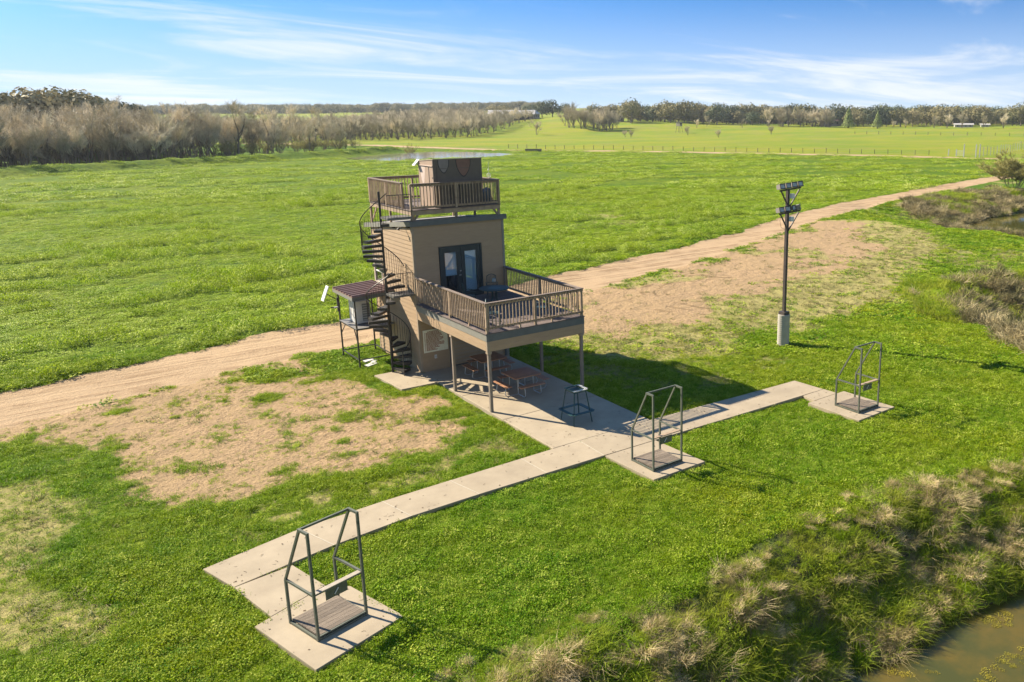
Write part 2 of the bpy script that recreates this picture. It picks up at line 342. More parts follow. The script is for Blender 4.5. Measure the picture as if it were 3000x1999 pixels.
PA_A, PA_B, PA_C = (.135,.205,.014), (.225,.24,.016), (.22,.20,.06)
TYRE = (21.5, 4.0, 0)
STRAW_A, STRAW_B = (.36,.31,.12), (.27,.25,.085)
BARE_A, BARE_B, BARE_C = (.20,.135,.07), (.395,.275,.155), (.345,.245,.13)
ROAD_A, ROAD_B, ROAD_C = (.40,.285,.17), (.235,.155,.085), (.44,.33,.205)
ang = np.radians(np.unique(np.concatenate([np.linspace(-8, 72, 430), np.linspace(72, 352, 110)])))[:-1]
rad = [1.]
while rad[-1] < 9000: rad.append(rad[-1] + max(.16, rad[-1]*.009))
rad = np.array(rad); nr, na = len(rad), len(ang)
gx = CAM[0] + rad[:, None]*np.sin(ang)[None]; gy = CAM[1] + rad[:, None]*np.cos(ang)[None]; gz = H(gx, gy)
gm = bpy.data.meshes.new('ground'); nv = nr*na
idx = np.arange(nv).reshape(nr, na)
q = np.stack([idx[:-1], np.roll(idx, -1, 1)[:-1], np.roll(idx, -1, 1)[1:], idx[1:]], -1).reshape(-1, 4)
gm.vertices.add(nv); gm.vertices.foreach_set('co', np.stack([gx, gy, gz], -1).ravel())
gm.loops.add(q.size); gm.loops.foreach_set('vertex_index', q.ravel())
gm.polygons.add(len(q)); gm.polygons.foreach_set('loop_start', np.arange(len(q))*4)
gm.polygons.foreach_set('use_smooth', np.ones(len(q), bool))
gm.update(calc_edges=True); gm.validate()
def zone_crop(x, y):   # the sown field beyond the track, up to the berm and the far track
    rdl = [(-60,0),(-14.3,8.8),(0,12.2),(17.8,16.2),(52.4,27.5),(92.9,37.9),(123,43.9),(188,62),(179,76),(170,102),(155,127),(143,153),(113,195),(100,214),(86,214),(50,190),(10,171),(-60,143)]
    return ss(1.5, -1.5, psd(x, y, rdl) + (fbm(x, y, 3, 91, 2)-.5)*2)
def zone_pasture(x, y):
    dx, dy = x-CAM[0], y-CAM[1]; R = np.hypot(dx, dy)
    side = psd(x, y, [(60,300),(96.2,231.4),(112.7,195.3),(143.1,153.1),(155.4,127.5),(170.4,101.9),(184,70),(500,-200),(4000,0),(4000,6000),(-3000,6000),(-3000,260)])
    return ss(2, -2, side)
rm, bm_, sm_, km = masks(gx.ravel(), gy.ravel())
far = ss(4.6, 2.0, lsd(gx.ravel(), gy.ravel(), FARROAD))
rm = np.maximum(rm, far)
for nm, a in (('road', rm), ('bare', bm_), ('straw', sm_), ('bank', km), ('crop', zone_crop(gx.ravel(), gy.ravel())), ('pasture', zone_pasture(gx.ravel(), gy.ravel()))):
    at = gm.attributes.new(nm, 'FLOAT', 'POINT'); at.data.foreach_set('value', np.asarray(a, float).ravel().astype(np.float32))
gr = put('ground', gm, ground_material()); tag(gr, 'green lawn, sown field, gravel track and pasture of the valley floor', kind='structure')

# ------------------------------------------------------------------ water
def water_material(name, deep, shallow, rough, algae=True):
    m = bpy.data.materials.new(name); n, l = nodes(m); b = n['Principled BSDF']
    b.inputs['Roughness'].default_value = rough; b.inputs['Specular IOR Level'].default_value = .5; b.inputs['IOR'].default_value = 1.33
    g = n.new('ShaderNodeNewGeometry'); t = n.new('ShaderNodeTexNoise'); t.inputs['Scale'].default_value = .55; t.inputs['Detail'].default_value = 7; t.inputs['Roughness'].default_value = .66
    l.new(g.outputs['Position'], t.inputs[0]); r = n.new('ShaderNodeMapRange'); l.new(t.outputs[0], r.inputs[0]); r.inputs[1].default_value = .42; r.inputs[2].default_value = .6
    at = n.new('ShaderNodeAttribute'); at.attribute_name = 'shore'
    mu = n.new('ShaderNodeMath'); mu.operation = 'MULTIPLY'; l.new(r.outputs[0], mu.inputs[0]); l.new(at.outputs['Fac'], mu.inputs[1])
    mx = n.new('ShaderNodeMix'); mx.data_type = 'RGBA'; l.new(mu.outputs[0], mx.inputs[0]); mx.inputs[6].default_value = (*deep,1); mx.inputs[7].default_value = (*shallow,1)
    l.new(mx.outputs[2], b.inputs['Base Color'])
    nb = n.new('ShaderNodeTexNoise'); nb.inputs['Scale'].default_value = 1.4 if algae else .5; nb.inputs['Detail'].default_value = 3; l.new(g.outputs['Position'], nb.inputs[0])
    bp = n.new('ShaderNodeBump'); bp.inputs['Strength'].default_value = .05 if algae else .015; bp.inputs['Distance'].default_value = .02; l.new(nb.outputs[0], bp.inputs['Height']); l.new(bp.outputs[0], b.inputs['Normal'])
    return m
def water(name, x0, x1, y0, y1, z, step, shore_poly, mat, label):
    xs = np.arange(x0, x1, step); ys = np.arange(y0, y1, step); gx_, gy_ = np.meshgrid(xs, ys)
    v = np.stack([gx_.ravel(), gy_.ravel(), np.full(gx_.size, z)], -1); i = np.arange(gx_.size).reshape(gx_.shape)
    f = np.stack([i[:-1,:-1], i[:-1,1:], i[1:,1:], i[1:,:-1]], -1).reshape(-1, 4)
    sdv = psd(v[:,0], v[:,1], shore_poly); keep = (sdv[f] < 2.2).all(1)
    me = bpy.data.meshes.new(name); me.from_pydata(v.tolist(), [], f[keep].tolist())
    a = me.attributes.new('shore', 'FLOAT', 'POINT'); a.data.foreach_set('value', ss(-5, -.3, sdv).astype(np.float32))
    return tag(put(name, me, mat), label, kind='structure')
water('pond_water', -42, 131, -71, 24, -1.93, 1.0, POND, water_material('murky_water', (.055,.058,.014), (.105,.078,.014), .05), 'murky olive pond water below the weedy bank')
water('far_pond_water', 55, 107, 160, 210, -.33, 2., FARPOND, water_material('silt_water', (.20,.175,.105), (.22,.19,.11), .07, False), 'silty pond at the far edge of the green field')

# ================================================================== scatter
def scatter(name, pts, scale, variants, label, cat, tilt=.12, zsc=None):
    """points carrying a rotation, scale and variant number; geometry nodes put a plant on each"""
    n = len(pts); pts = np.asarray(pts, float)
    me = bpy.data.meshes.new(name); me.vertices.add(n); me.vertices.foreach_set('co', pts.ravel())
    rot = np.stack([RNG.normal(0, tilt, n), RNG.normal(0, tilt, n), RNG.uniform(0, 6.283, n)], -1)
    sc = np.repeat(np.asarray(scale, float)[:, None], 3, 1)
    if zsc is not None: sc[:, 2] *= np.asarray(zsc)
    a = me.attributes.new('rot', 'FLOAT_VECTOR', 'POINT'); a.data.foreach_set('vector', rot.ravel().astype(np.float32))
    a = me.attributes.new('scl', 'FLOAT_VECTOR', 'POINT'); a.data.foreach_set('vector', sc.ravel().astype(np.float32))
    a = me.attributes.new('pick', 'INT', 'POINT'); a.data.foreach_set('value', RNG.integers(0, len(variants), n).astype(np.int32))
    o = put(name, me)
    c = bpy.data.collections.new(name + '_plants')
    for k, (vm, mat) in enumerate(variants):
        vo = bpy.data.objects.new('%s_plant_%02d' % (name, k), vm)
        if mat and not vm.materials: vm.materials.append(mat)
        c.objects.link(vo)
    ng = bpy.data.node_groups.new(name + '_nodes', 'GeometryNodeTree')
    ng.interface.new_socket('Geometry', in_out='INPUT', socket_type='NodeSocketGeometry'); ng.interface.new_socket('Geometry', in_out='OUTPUT', socket_type='NodeSocketGeometry')
    N, L = ng.nodes, ng.links; gi = N.new('NodeGroupInput'); go = N.new('NodeGroupOutput')
    ci = N.new('GeometryNodeCollectionInfo'); ci.inputs[0].default_value = c; ci.inputs['Separate Children'].default_value = True; ci.inputs['Reset Children'].default_value = True
    ip = N.new('GeometryNodeInstanceOnPoints'); mp = N.new('GeometryNodeMeshToPoints')
    def na_(nm, t):
        x = N.new('GeometryNodeInputNamedAttribute'); x.data_type = t; x.inputs[0].default_value = nm; return x.outputs['Attribute']
    L.new(gi.outputs[0], ip.inputs['Points']); L.new(ci.outputs[0], ip.inputs['Instance'])
    ip.inputs['Pick Instance'].default_value = True
    L.new(na_('pick', 'INT'), ip.inputs['Instance Index'])
    e2r = N.new('FunctionNodeEulerToRotation'); L.new(na_('rot', 'FLOAT_VECTOR'), e2r.inputs[0]); L.new(e2r.outputs[0], ip.inputs['Rotation'])
    L.new(na_('scl', 'FLOAT_VECTOR'), ip.inputs['Scale']); L.new(ip.outputs[0], go.inputs[0])
    md = o.modifiers.new('plants', 'NODES'); md.node_group = ng
    return tag(o, label, cat, kind='stuff')
def leafy(nl, rad_, h, size, seed, flat=.35):
    r = random.Random(seed); mb = MB()
    for i in range(nl):
        a = r.uniform(0, 6.283); d = rad_*math.sqrt(r.random()); p = Vector((math.cos(a)*d, math.sin(a)*d, h*r.uniform(.15, 1)*(1-.5*(d/rad_)**2)))
        n_ = Vector((r.gauss(0, flat), r.gauss(0, flat), 1)).normalized(); t = n_.orthogonal().normalized(); t.rotate(Matrix.Rotation(r.uniform(0,6.28), 3, n_)); b = n_.cross(t)
        s = size*r.uniform(.6, 1.3); mb.add([p-t*s, p-b*s*.6, p+t*s, p+b*s*.6], [(0,1,2,3)])
    return mb
def blades(nb, rad_, h, w, seed, lean=.35, curve=.35):
    r = random.Random(seed); mb = MB()
    for i in range(nb):
        a = r.uniform(0, 6.283); d = rad_*math.sqrt(r.random()); p = Vector((math.cos(a)*d, math.sin(a)*d, -.03))
        la = a + r.gauss(0, .8); L_ = h*r.uniform(.5, 1.1); dr = Vector((math.cos(la), math.sin(la), 0)); ln = abs(r.gauss(lean*(.4+d/rad_), lean*.5))
        side = dr.cross(Vector((0,0,1)))*w/2; q1 = p + Vector((0,0,L_*.55)) + dr*L_*ln*.4; q2 = p + Vector((0,0,L_*(.95-.4*ln*curve*2))) + dr*L_*ln*(1+curve)
        mb.add([p-side, p+side, q1+side*.8, q1-side*.8, q2], [(0,1,2,3),(3,2,4)])
    return mb
def bramble(nt, rad_, h, w, seed):
    """dry brush: a mound of thin crossing stems"""
    r = random.Random(seed); mb = MB()
    for i in range(nt):
        a = r.uniform(0, 6.283); d = rad_*math.sqrt(r.random())*.8; p = Vector((math.cos(a)*d, math.sin(a)*d, h*r.uniform(-.05, .6)*(1-(d/rad_)**2*.6)))
        dr = Vector((math.cos(a)*d/rad_ + r.gauss(0,.55), math.sin(a)*d/rad_ + r.gauss(0,.55), r.uniform(.1, 1.1))).normalized(); L_ = rad_*r.uniform(.25, .75)
        side = dr.cross(Vector((r.gauss(0,1), r.gauss(0,1), r.gauss(0,1)))).normalized()*w/2; bend = Vector((0,0,-L_*r.uniform(0,.35)))
        m_ = p + dr*L_*.5; e = p + dr*L_ + bend; mb.add([p-side, p+side, m_+side*.8, m_-side*.8, e], [(0,1,2,3),(3,2,4)])
    return mb
def polar_pts(n, r0, r1, b0, b1, pw=1.):
    r = np.sqrt(RNG.uniform(0, 1, n)**pw*(r1*r1-r0*r0)+r0*r0); b = np.radians(RNG.uniform(b0, b1, n))
    return CAM[0]+r*np.sin(b), CAM[1]+r*np.cos(b)
def slabd(x, y): return np.minimum.reduce([psd(x, y, p) for p in SLABPOLYS] + [psd(x, y, [(0,0),(4.27,0),(4.27,4.75),(0,4.75)])])

lawn1 = LEAF('lawn_leaf', (.13,.29,.003), (.30,.36,.005), (.42,.46,.08), big=.11, trans=.42)  # the pale third colour paints highlight specks on random lawn plants
lawn2 = LEAF('lawn_leaf_deep', (.075,.21,.003), (.20,.29,.004), (.26,.34,.03), big=.35, trans=.3)
cropm = LEAF('crop_leaf', (.21,.365,.004), (.30,.40,.004), (.36,.43,.04), big=.07, trans=.3)
cropd = LEAF('crop_leaf_highlight', (.26,.37,.03), (.33,.41,.025), (.44,.49,.13), big=.07, trans=.3)  # pale leaf colour paints highlights onto the field clumps
strawm = LEAF('dry_grass', (.344,.2881,.1376), (.2666,.2408,.0946), (.1376,.1806,.043), big=.6, trans=.2)
drym = LEAF('dry_brush', (.50,.39,.19), (.36,.31,.13), (.62,.50,.29), big=.8, trans=.25, inst=.35)
bankm = LEAF('bank_weed', (.21,.34,.008), (.34,.39,.03), (.28,.28,.06), big=.9, trans=.4)

lv = [(leafy(48, .15, .13, .018, 100+k, .6).mesh('lawn'), lawn1) for k in range(3)] + [(leafy(48, .14, .12, .017, 110+k, .6).mesh('lawn'), lawn2) for k in range(2)] + [(blades(34, .12, .15, .010, 120+k).mesh('lawn'), lawn1 if k else lawn2) for k in range(3)]
x, y = polar_pts(250000, 9, 46, -14, 70, 1.25)
rm_, bm2, sm2, km2 = masks(x, y); sd_ = slabd(x, y)
keep = (RNG.random(len(x)) > 1.2*np.maximum.reduce([rm_*1.3, bm2*.815, sm2*.78])) & (km2 < .55) & (sd_ > .55*(fbm(x, y, .4, 8, 3)-.58)) & (RNG.random(len(x)) < .55+.9*fbm(x, y, 1.1, 5, 2))
x, y = x[keep], y[keep]; sc = RNG.uniform(.75, 1.35, len(x))*(.30+.75*fbm(x, y, 2.4, 15, 3)+.75*fbm(x, y, .55, 17, 2))*(1-.55*np.maximum(sm2, bm2)[keep]) * (1-.35*ss(.3,0,sd_[keep]))
scatter('lawn_grass', np.stack([x, y, H(x, y)], -1), sc, lv, 'lush low clover and grass covering the lawn round the tower and walks', 'grass')

x, y = polar_pts(110000, 38, 130, -2, 68, 1.2)
rm_, bm2, sm2, km2 = masks(x, y); sd_ = slabd(x, y)
cr = zone_crop(x, y)
keep = (RNG.random(len(x)) > 1.3*np.maximum.reduce([rm_, bm2*.95, sm2*.75])) & (km2 < .5) & (sd_ > .1)
cl2 = fbm(x*.6+y*.2, y*1.5, 2.6, 71, 4)*.72 + fbm(x, y, 9, 73, 2)*.28
tall = cl2 > .535
fx = keep & (cr > .5) & tall & (RNG.random(len(x)) < .7)
cvp = [(leafy(52, .34, .26, .038, 260+k, .5).mesh('crop'), cropd) for k in range(4)] + [(leafy(52, .34, .26, .038, 270+k, .5).mesh('crop'), cropm) for k in range(2)]
xx, yy = x[fx], y[fx]; scatter('tall_field_crop', np.stack([xx, yy, H(xx, yy)], -1), RNG.uniform(.7, 1.25, len(xx)), cvp, 'taller clumps with highlights painted into pale leaves, standing up in the sown field behind the tower', 'crop', zsc=1.5+9*np.clip(cl2[fx]-.535, 0, .2))
fx = keep & (cr > .5) & ~tall & (RNG.random(len(x)) < .30+1.1*fbm(x, y, 1.4, 76, 3))
cv_ = [(leafy(46, .34, .2, .038, 200+k, .5).mesh('crop'), cropm) for k in range(5)] + [(leafy(46, .32, .22, .04, 210+k, .5).mesh('crop'), cropd) for k in range(2)]
xx, yy = x[fx], y[fx]; scatter('field_crop_near', np.stack([xx, yy, H(xx, yy)], -1), RNG.uniform(.6, 1.15, len(xx))*(.25+1.0*fbm(xx*.6+yy*.2, yy*1.4, 3.5, 71, 4)+.55*fbm(xx, yy, 1.0, 75, 2)), cv_, 'leafy green crop in the sown field behind the tower', 'crop', zsc=.6)
fx = keep & (cr <= .5); xx, yy = x[fx], y[fx]
lv2 = [(leafy(34, .30, .12, .05, 220+k).mesh('lawn'), lawn1) for k in range(2)] + [(leafy(34, .30, .12, .05, 230+k).mesh('lawn'), lawn2) for k in range(2)]
scatter('meadow_grass', np.stack([xx, yy, H(xx, yy)], -1), RNG.uniform(.7, 1.3, len(xx)), lv2, 'short green grass between the track and the right-hand ponds', 'grass')
x, y = polar_pts(42000, 125, 265, -4, 68, 1.1)
keep = (zone_crop(x, y) > .6) & (fbm(x*.6+y*.2, y*1.4, 6, 71, 4) > .47) & (psd(x, y, FARPOND) > 4)
cv2 = [(leafy(50, .8, .26, .08, 240+k).mesh('crop'), cropm) for k in range(2)] + [(leafy(50, .8, .28, .085, 250+k).mesh('crop'), cropd) for k in range(2)]
xx, yy = x[keep], y[keep]; scatter('field_crop_far', np.stack([xx, yy, H(xx, yy)], -1), RNG.uniform(.6, 1.5, len(xx)), cv2, 'far half of the leafy green crop field', 'crop')

# straw tufts on dry areas and sparse green sprigs on bare earth
x, y = polar_pts(60000, 12, 85, -2, 66, 1.2)
rm_, bm2, sm2, km2 = masks(x, y); sd_ = slabd(x, y)
keep = (sd_ > .1) & (rm_ < .3) & (km2 < .5) & ((RNG.random(len(x)) < .5*sm2*(1-bm2)) | (RNG.random(len(x)) < .02*bm2) | (RNG.random(len(x)) < .05*ss(.5, .68, fbm(x, y, 1.7, 66, 3))))
xx, yy = x[keep], y[keep]
sv = [(blades(22, .16, .13, .016, 300+k, lean=.8).mesh('straw'), strawm) for k in range(3)]
scatter('dry_grass', np.stack([xx, yy, H(xx, yy)], -1), RNG.uniform(.7, 1.5, len(xx)), sv, 'short straw-coloured grass on the worn ground', 'dry grass')

# bank growth: weeds, long grass and dry brush round the ponds
def bank_pts(n, b0, b1, r0, r1):
    x, y = polar_pts(n, r0, r1, b0, b1, 1.1); w = np.interp(x, [0, 15, 30, 50, 58, 72, 75, 90], [3.8, 4.4, 6, 5.5, 3, 3, 9, 10]); t = psd(x, y, POND)/w + (fbm(x, y, 3, 33, 2)-.5)*.5
    k = (t > .0) & (t < 1.02) & (H(x, y) > -1.95); return x[k], y[k], t[k]
wv = [(blades(60, .2, .32, .011, 400+k, lean=.6).mesh('weed'), bankm) for k in range(4)] + [(leafy(80, .22, .24, .020, 410+k, .8).mesh('weed'), bankm) for k in range(3)]
x, y, t = bank_pts(52000, 10, 68, 8, 40)
pk = fbm(x, y, 1.0, 81, 3)*.7+fbm(x, y, 3.0, 83, 2)*.3
k = (RNG.random(len(x)) < .95-.7*ss(.5,.62,pk)); scatter('bank_weeds', np.stack([x[k], y[k], H(x[k], y[k])], -1), RNG.uniform(.5, 1.35, k.sum())*(1-.55*ss(.7,1.,t[k])), wv, 'rank green weeds and long grass on the near pond bank', 'weeds', tilt=.25)
dv = [(bramble(520, .40, .26, .007, 500+k).mesh('brush'), drym) for k in range(4)] + [(blades(110, .24, .34, .006, 510+k, lean=1.1).mesh('brush'), drym) for k in range(2)] + [(bramble(420, .36, .22, .007, 515+k).mesh('brush'), bankm) for k in range(2)]
k = (RNG.random(len(x)) < .05+.27*ss(.46,.62,pk)); scatter('bank_dry_brush', np.stack([x[k], y[k], H(x[k], y[k])], -1), RNG.uniform(.45, 1.2, k.sum())*(1-.45*ss(.7,1.,t[k])), dv, 'tangled tan dead brush on the near pond bank', 'brush', tilt=.3)
x, y, t = bank_pts(60000, 40, 70, 40, 135)
pk = fbm(x, y, 4, 82, 3)
wv2 = [(blades(80, .5, .38, .025, 420+k, lean=.8).mesh('weed'), bankm) for k in range(3)]
scrubm = LEAF('dark_scrub', (.24,.20,.10), (.17,.165,.07), (.36,.30,.17), big=.3, trans=.15, inst=.4)
dv2 = [(bramble(260, .9, .5, .022, 520+k).mesh('brush'), scrubm) for k in range(4)] + [(blades(110, .6, .5, .018, 530+k, lean=.9).mesh('brush'), drym) for k in range(1)]
k = (pk < .5) & (RNG.random(len(x)) < .8); scatter('far_bank_weeds', np.stack([x[k], y[k], H(x[k], y[k])], -1), RNG.uniform(.7, 1.4, k.sum()), wv2, 'green weeds on the banks of the right-hand ponds', 'weeds', tilt=.25)
k = (pk > .42) & (RNG.random(len(x)) < .35); scatter('far_bank_brush', np.stack([x[k], y[k], H(x[k], y[k])], -1), RNG.uniform(.6, 1.4, k.sum()), dv2, 'dry reeds and brush on the banks of the right-hand ponds', 'brush', tilt=.3)

algm = LEAF('algae', (.30,.22,.02), (.20,.19,.03), None, trans=.1)
x, y = polar_pts(60000, 12, 40, 20, 70, 1.); t = psd(x, y, POND); k = (t < -.15) & (t > -3.2) & (fbm(x, y, .9, 99, 4) > .56+.05*(-t)) & (RNG.random(len(x)) < .5)
scatter('floating_algae', np.stack([x[k], y[k], np.full(k.sum(), -1.925)], -1), RNG.uniform(.3, 1., k.sum()), [(leafy(26, .13, .02, .022, 700+q, .15).mesh('algae'), algm) for q in range(3)], 'ochre algae floating along the edge of the near pond', 'algae', tilt=.02)

# ================================================================== concrete
conc = M('concrete', (.345,.285,.197), (.272,.222,.152), scale=.9, rough=.85, bump=.25, bscale=60, vary=.05, detail=9)
joint = M('joint_filler', (.43,.3784,.2838), rough=.8, vary=.02)
base = thing('concrete_walk', 'pale concrete patio, walk and pads', None); base['kind'] = 'structure'
def slab(poly, z=0, th=.16):
    mb = MB(); n = len(poly); c = .012; cx_ = sum(p[0] for p in poly)/n; cy_ = sum(p[1] for p in poly)/n
    a = sum(poly[i][0]*poly[(i+1)%n][1]-poly[(i+1)%n][0]*poly[i][1] for i in range(n))
    if a < 0: poly = poly[::-1]
    ins = [((x-cx_)*(1-.006)+cx_, (y-cy_)*(1-.006)+cy_) for x, y in poly]
    vs = [(x,y,z-th) for x,y in poly]+[(x,y,z-c) for x,y in poly]+[(x,y,z) for x,y in ins]
    fs = [(i,(i+1)%n,n+(i+1)%n,n+i) for i in range(n)]+[(n+i,n+(i+1)%n,2*n+(i+1)%n,2*n+i) for i in range(n)]+[tuple(range(2*n,3*n)), tuple(reversed(range(n)))]
    return put('slab', mb.add(vs, fs), conc, base)
for p in SLABS['patio']: slab(p)
cuts = [(-10.75,-11.72,-10.35,-13.1),(-8.28,-11.13,-7.83,-12.62),(-5.92,-10.97,-5.62,-12.38),(-3.78,-10.92,-3.5,-12.36),(-1.25,-10.88,-1.18,-12.38),(1.06,-10.84,1.0,-12.42),(3.62,-10.84,3.6,-12.48),(6.2,-10.95,6.2,-12.56),(9.0,-11.1,9.0,-12.64),(11.78,-11.2,11.86,-12.7)]
for a, b in zip(cuts, cuts[1:]):
    g = .012; slab([(a[0]+g,a[1]),(b[0]-g,b[1]),(b[2]-g,b[3]),(a[2]+g,a[3])])
for c in cuts[1:6]: put('joint_strip', MB().bar((c[0],c[1],-.004),(c[2],c[3],-.004), .03, .016), joint, base)
slab([(10.6,-12.72),(11.86,-12.72),(11.9,-13.38),(10.5,-13.38)])
slab([(10.1,-13.4),(12.3,-13.4),(12.34,-15.84),(10.1,-15.86)], th=.3)
slab([(1.02,-12.46),(3.13,-12.50),(3.26,-14.93),(1.12,-14.93)], th=.2)
slab([(-10.34,-13.12),(-8.96,-12.96),(-8.62,-14.42),(-9.97,-14.93)])
slab([(-10.35,-15.1),(-9.98,-14.95),(-8.62,-14.44),(-8.16,-14.84),(-7.64,-16.82),(-9.76,-17.48)], th=.2)

dleaf = M('dead_leaf', (.12,.08,.045), rough=.9)
dbm = MB().add([(-.02,-.01,.004),(.015,-.015,.006),(.025,.01,.012),(-.012,.014,.006)], [(0,1,2,3)]).mesh('leaf'); dbm2 = MB().tube([(-.04,0,.006),(0,.01,.01),(.035,-.008,.006)], .003, 3).mesh('twig')
dp = []
while len(dp) < 420:
    x_, y_ = random.uniform(-10.6,12.2), random.uniform(-17.3,-.3); a_ = float(slabd(np.array([x_]), np.array([y_]))[0])
    if -2.2 < a_ < -.02 and random.random() < math.exp(a_*1.2): dp.append((x_, y_, 0.0))
scatter('leaf_litter', dp, RNG.uniform(.5,1.5,len(dp)), [(dbm, dleaf), (dbm2, dleaf)], 'scattered dead leaves and bits of twig on the concrete', 'leaf litter', tilt=.1)

# ================================================================== materials for things
siding = M('tan_siding', (.344,.2451,.1505), (.3053,.215,.1307), scale=2.2, rough=.62, bump=.12, bscale=50, stretch=(1,1,6), vary=.035)
trim = M('tan_trim', (.3182,.2494,.1763), (.2752,.215,.1505), scale=3, rough=.6, vary=.03)
slate_shaded = M('fascia_shaded', (.115,.125,.125), (.09,.10,.10), scale=3, rough=.55, vary=.05)  # fascia colour darkened to paint in the shade on front boards
slate_lit = M('fascia_sunlit', (.215,.2107,.1806), (.1806,.1763,.1548), scale=3, rough=.6, vary=.05)  # same fascia lightened as if sunlit, for side and back boards
postm = M('taupe_post', (.2322,.1892,.1505), (.1892,.1548,.1247), scale=3, rough=.6, vary=.05)
wood = M('weathered_rail', (.344,.258,.172), (.2236,.1634,.1118), scale=5, rough=.85, bump=.3, bscale=35, vary=.16)
deckm = M('weathered_deck', (.15,.115,.10), (.10,.078,.068), scale=5, rough=.85, bump=.3, bscale=35, vary=.18)
blackm = M('black_steel', (.03,.028,.027), (.05,.045,.04), scale=8, rough=.5, metal=.2, vary=.1)
greenm = M('green_steel', (.115,.125,.095), (.085,.095,.072), scale=6, rough=.55, metal=.1, vary=.06)
darkgreen = M('dark_green_steel', (.012,.045,.045), (.018,.055,.05), scale=6, rough=.45, vary=.06)
plank = M('grey_plank', (.20,.16,.12), (.12,.095,.07), scale=5, rough=.9, bump=.5, bscale=25, stretch=(.7,8,8), vary=.22)
doorm = M('dark_door_paint', (.022,.032,.037), (.028,.04,.045), scale=3, rough=.4, vary=.03)
blind = M('sky_tinted_blind', (.66,.84,.98), (.60,.78,.92), scale=2, rough=.6, vary=.02)  # slats tinted blue to stand for sky reflected in the door glass
whitep = M('white_paint', (.6192,.6106,.5848), (.5676,.559,.5332), scale=4, rough=.5, vary=.03)
galv = M('galvanised_tube', (.42,.44,.45), (.34,.36,.37), scale=6, rough=.4, metal=.6, vary=.05)
redwood = M('redwood_plank', (.34,.175,.095), (.28,.14,.075), scale=6, rough=.6, bump=.2, bscale=30, vary=.1)
rust_text = M('rusty_lettering', (.28,.095,.05), rough=.7, vary=0)
cream = M('cream_board', (.74,.71,.57), (.62,.59,.45), scale=4, rough=.7, vary=.02)
polem = M('bronze_steel', (.055,.045,.042), (.075,.06,.055), scale=5, rough=.5, metal=.2, vary=.05)
lampm = M('lamp_housing', (.258,.2322,.2021), (.215,.1935,.172), scale=5, rough=.5, vary=.08)
pierm = M('concrete_pier', (.344,.3225,.2709), (.2924,.2752,.2322), scale=2, rough=.85, bump=.2, bscale=40, vary=.02)
camo = M('brown_plywood', (.135,.108,.085), (.115,.09,.072), scale=3, rough=.7, vary=.02)
camopink = M('pinkish_paint', (.50,.40,.34), (.45,.36,.31), scale=3, rough=.7, vary=.02)
camored = M('reddish_paint', (.21,.115,.085), rough=.7, vary=.02)
roofbrown = M('brown_metal_roof', (.22,.14,.12), (.19,.12,.10), scale=4, rough=.45, vary=.03)
dark = M('dark_interior', (.03,.026,.022), (.02,.018,.016), rough=.9)
teal = M('teal_cast_metal', (.035,.07,.075), (.025,.05,.055), scale=6, rough=.5, metal=.2, vary=.06)
def glass_mat(name, tintc=(.7,.8,.82), rough=.02, fac=.35):
    m = bpy.data.materials.new(name); n, l = nodes(m); n.remove(n['Principled BSDF']); o = n['Material Output']
    t = n.new('ShaderNodeBsdfTransparent'); t.inputs[0].default_value = (*tintc,1); g = n.new('ShaderNodeBsdfGlossy'); g.inputs['Roughness'].default_value = rough
    fr = n.new('ShaderNodeFresnel'); fr.inputs[0].default_value = 1.5; a = n.new('ShaderNodeMath'); a.operation = 'ADD'; a.use_clamp = True; a.inputs[1].default_value = fac*.3; l.new(fr.outputs[0], a.inputs[0])
    mx = n.new('ShaderNodeMixShader'); l.new(a.outputs[0], mx.inputs[0]); l.new(t.outputs[0], mx.inputs[1]); l.new(g.outputs[0], mx.inputs[2]); l.new(mx.outputs[0], o.inputs[0]); return m
glass = glass_mat('window_glass', (.84,.94,1.0), fac=.5)
lens = M('lamp_lens', (.42,.47,.45), (.20,.24,.24), scale=14, rough=.15, spec=.6, vary=.05)

# ================================================================== tower
TW, TD, TH = 4.27, 4.75, 6.44
tower = thing('observation_tower', 'tan lap-sided two-storey tower with railed deck and roof platform', 'tower')
def roofz(y): return TH - (y/ TD)*.48
# shell: walls with real openings, floor inside
wl_ = MB()
t_ = .12; DX0, DX1, DZ0, DZ1 = 1.21, 3.07, 3.12, 5.36
wl_.box(.03, DX0, .03, .15, -.1, TH-.03).box(DX1, TW-.03, .03, .15, -.1, TH-.03).box(DX0, DX1, .03, .15, -.1, DZ0).box(DX0, DX1, .03, .15, DZ1, TH-.03)
WY0, WY1, WZ0, WZ1 = 3.76, 4.6, 3.42, 4.42
wl_.box(.03, .15, .15, WY0, -.1, 5.96).box(.03, .15, WY1, TD-.03, -.1, 5.93).box(.03, .15, WY0, WY1, -.1, WZ0).box(.03, .15, WY0, WY1, WZ1, 5.93)
wl_.box(TW-.15, TW-.03, .15, TD-.03, -.1, 5.93).box(.15, TW-.15, TD-.15, TD-.03, -.1, 5.93)
put('wall', wl_, trim, tower)
put('upper_floor', MB().box(.15, TW-.15, .15, TD-.15, 3.0, 3.11), M('timber_floor', (.28,.17,.08), rough=.4), tower)
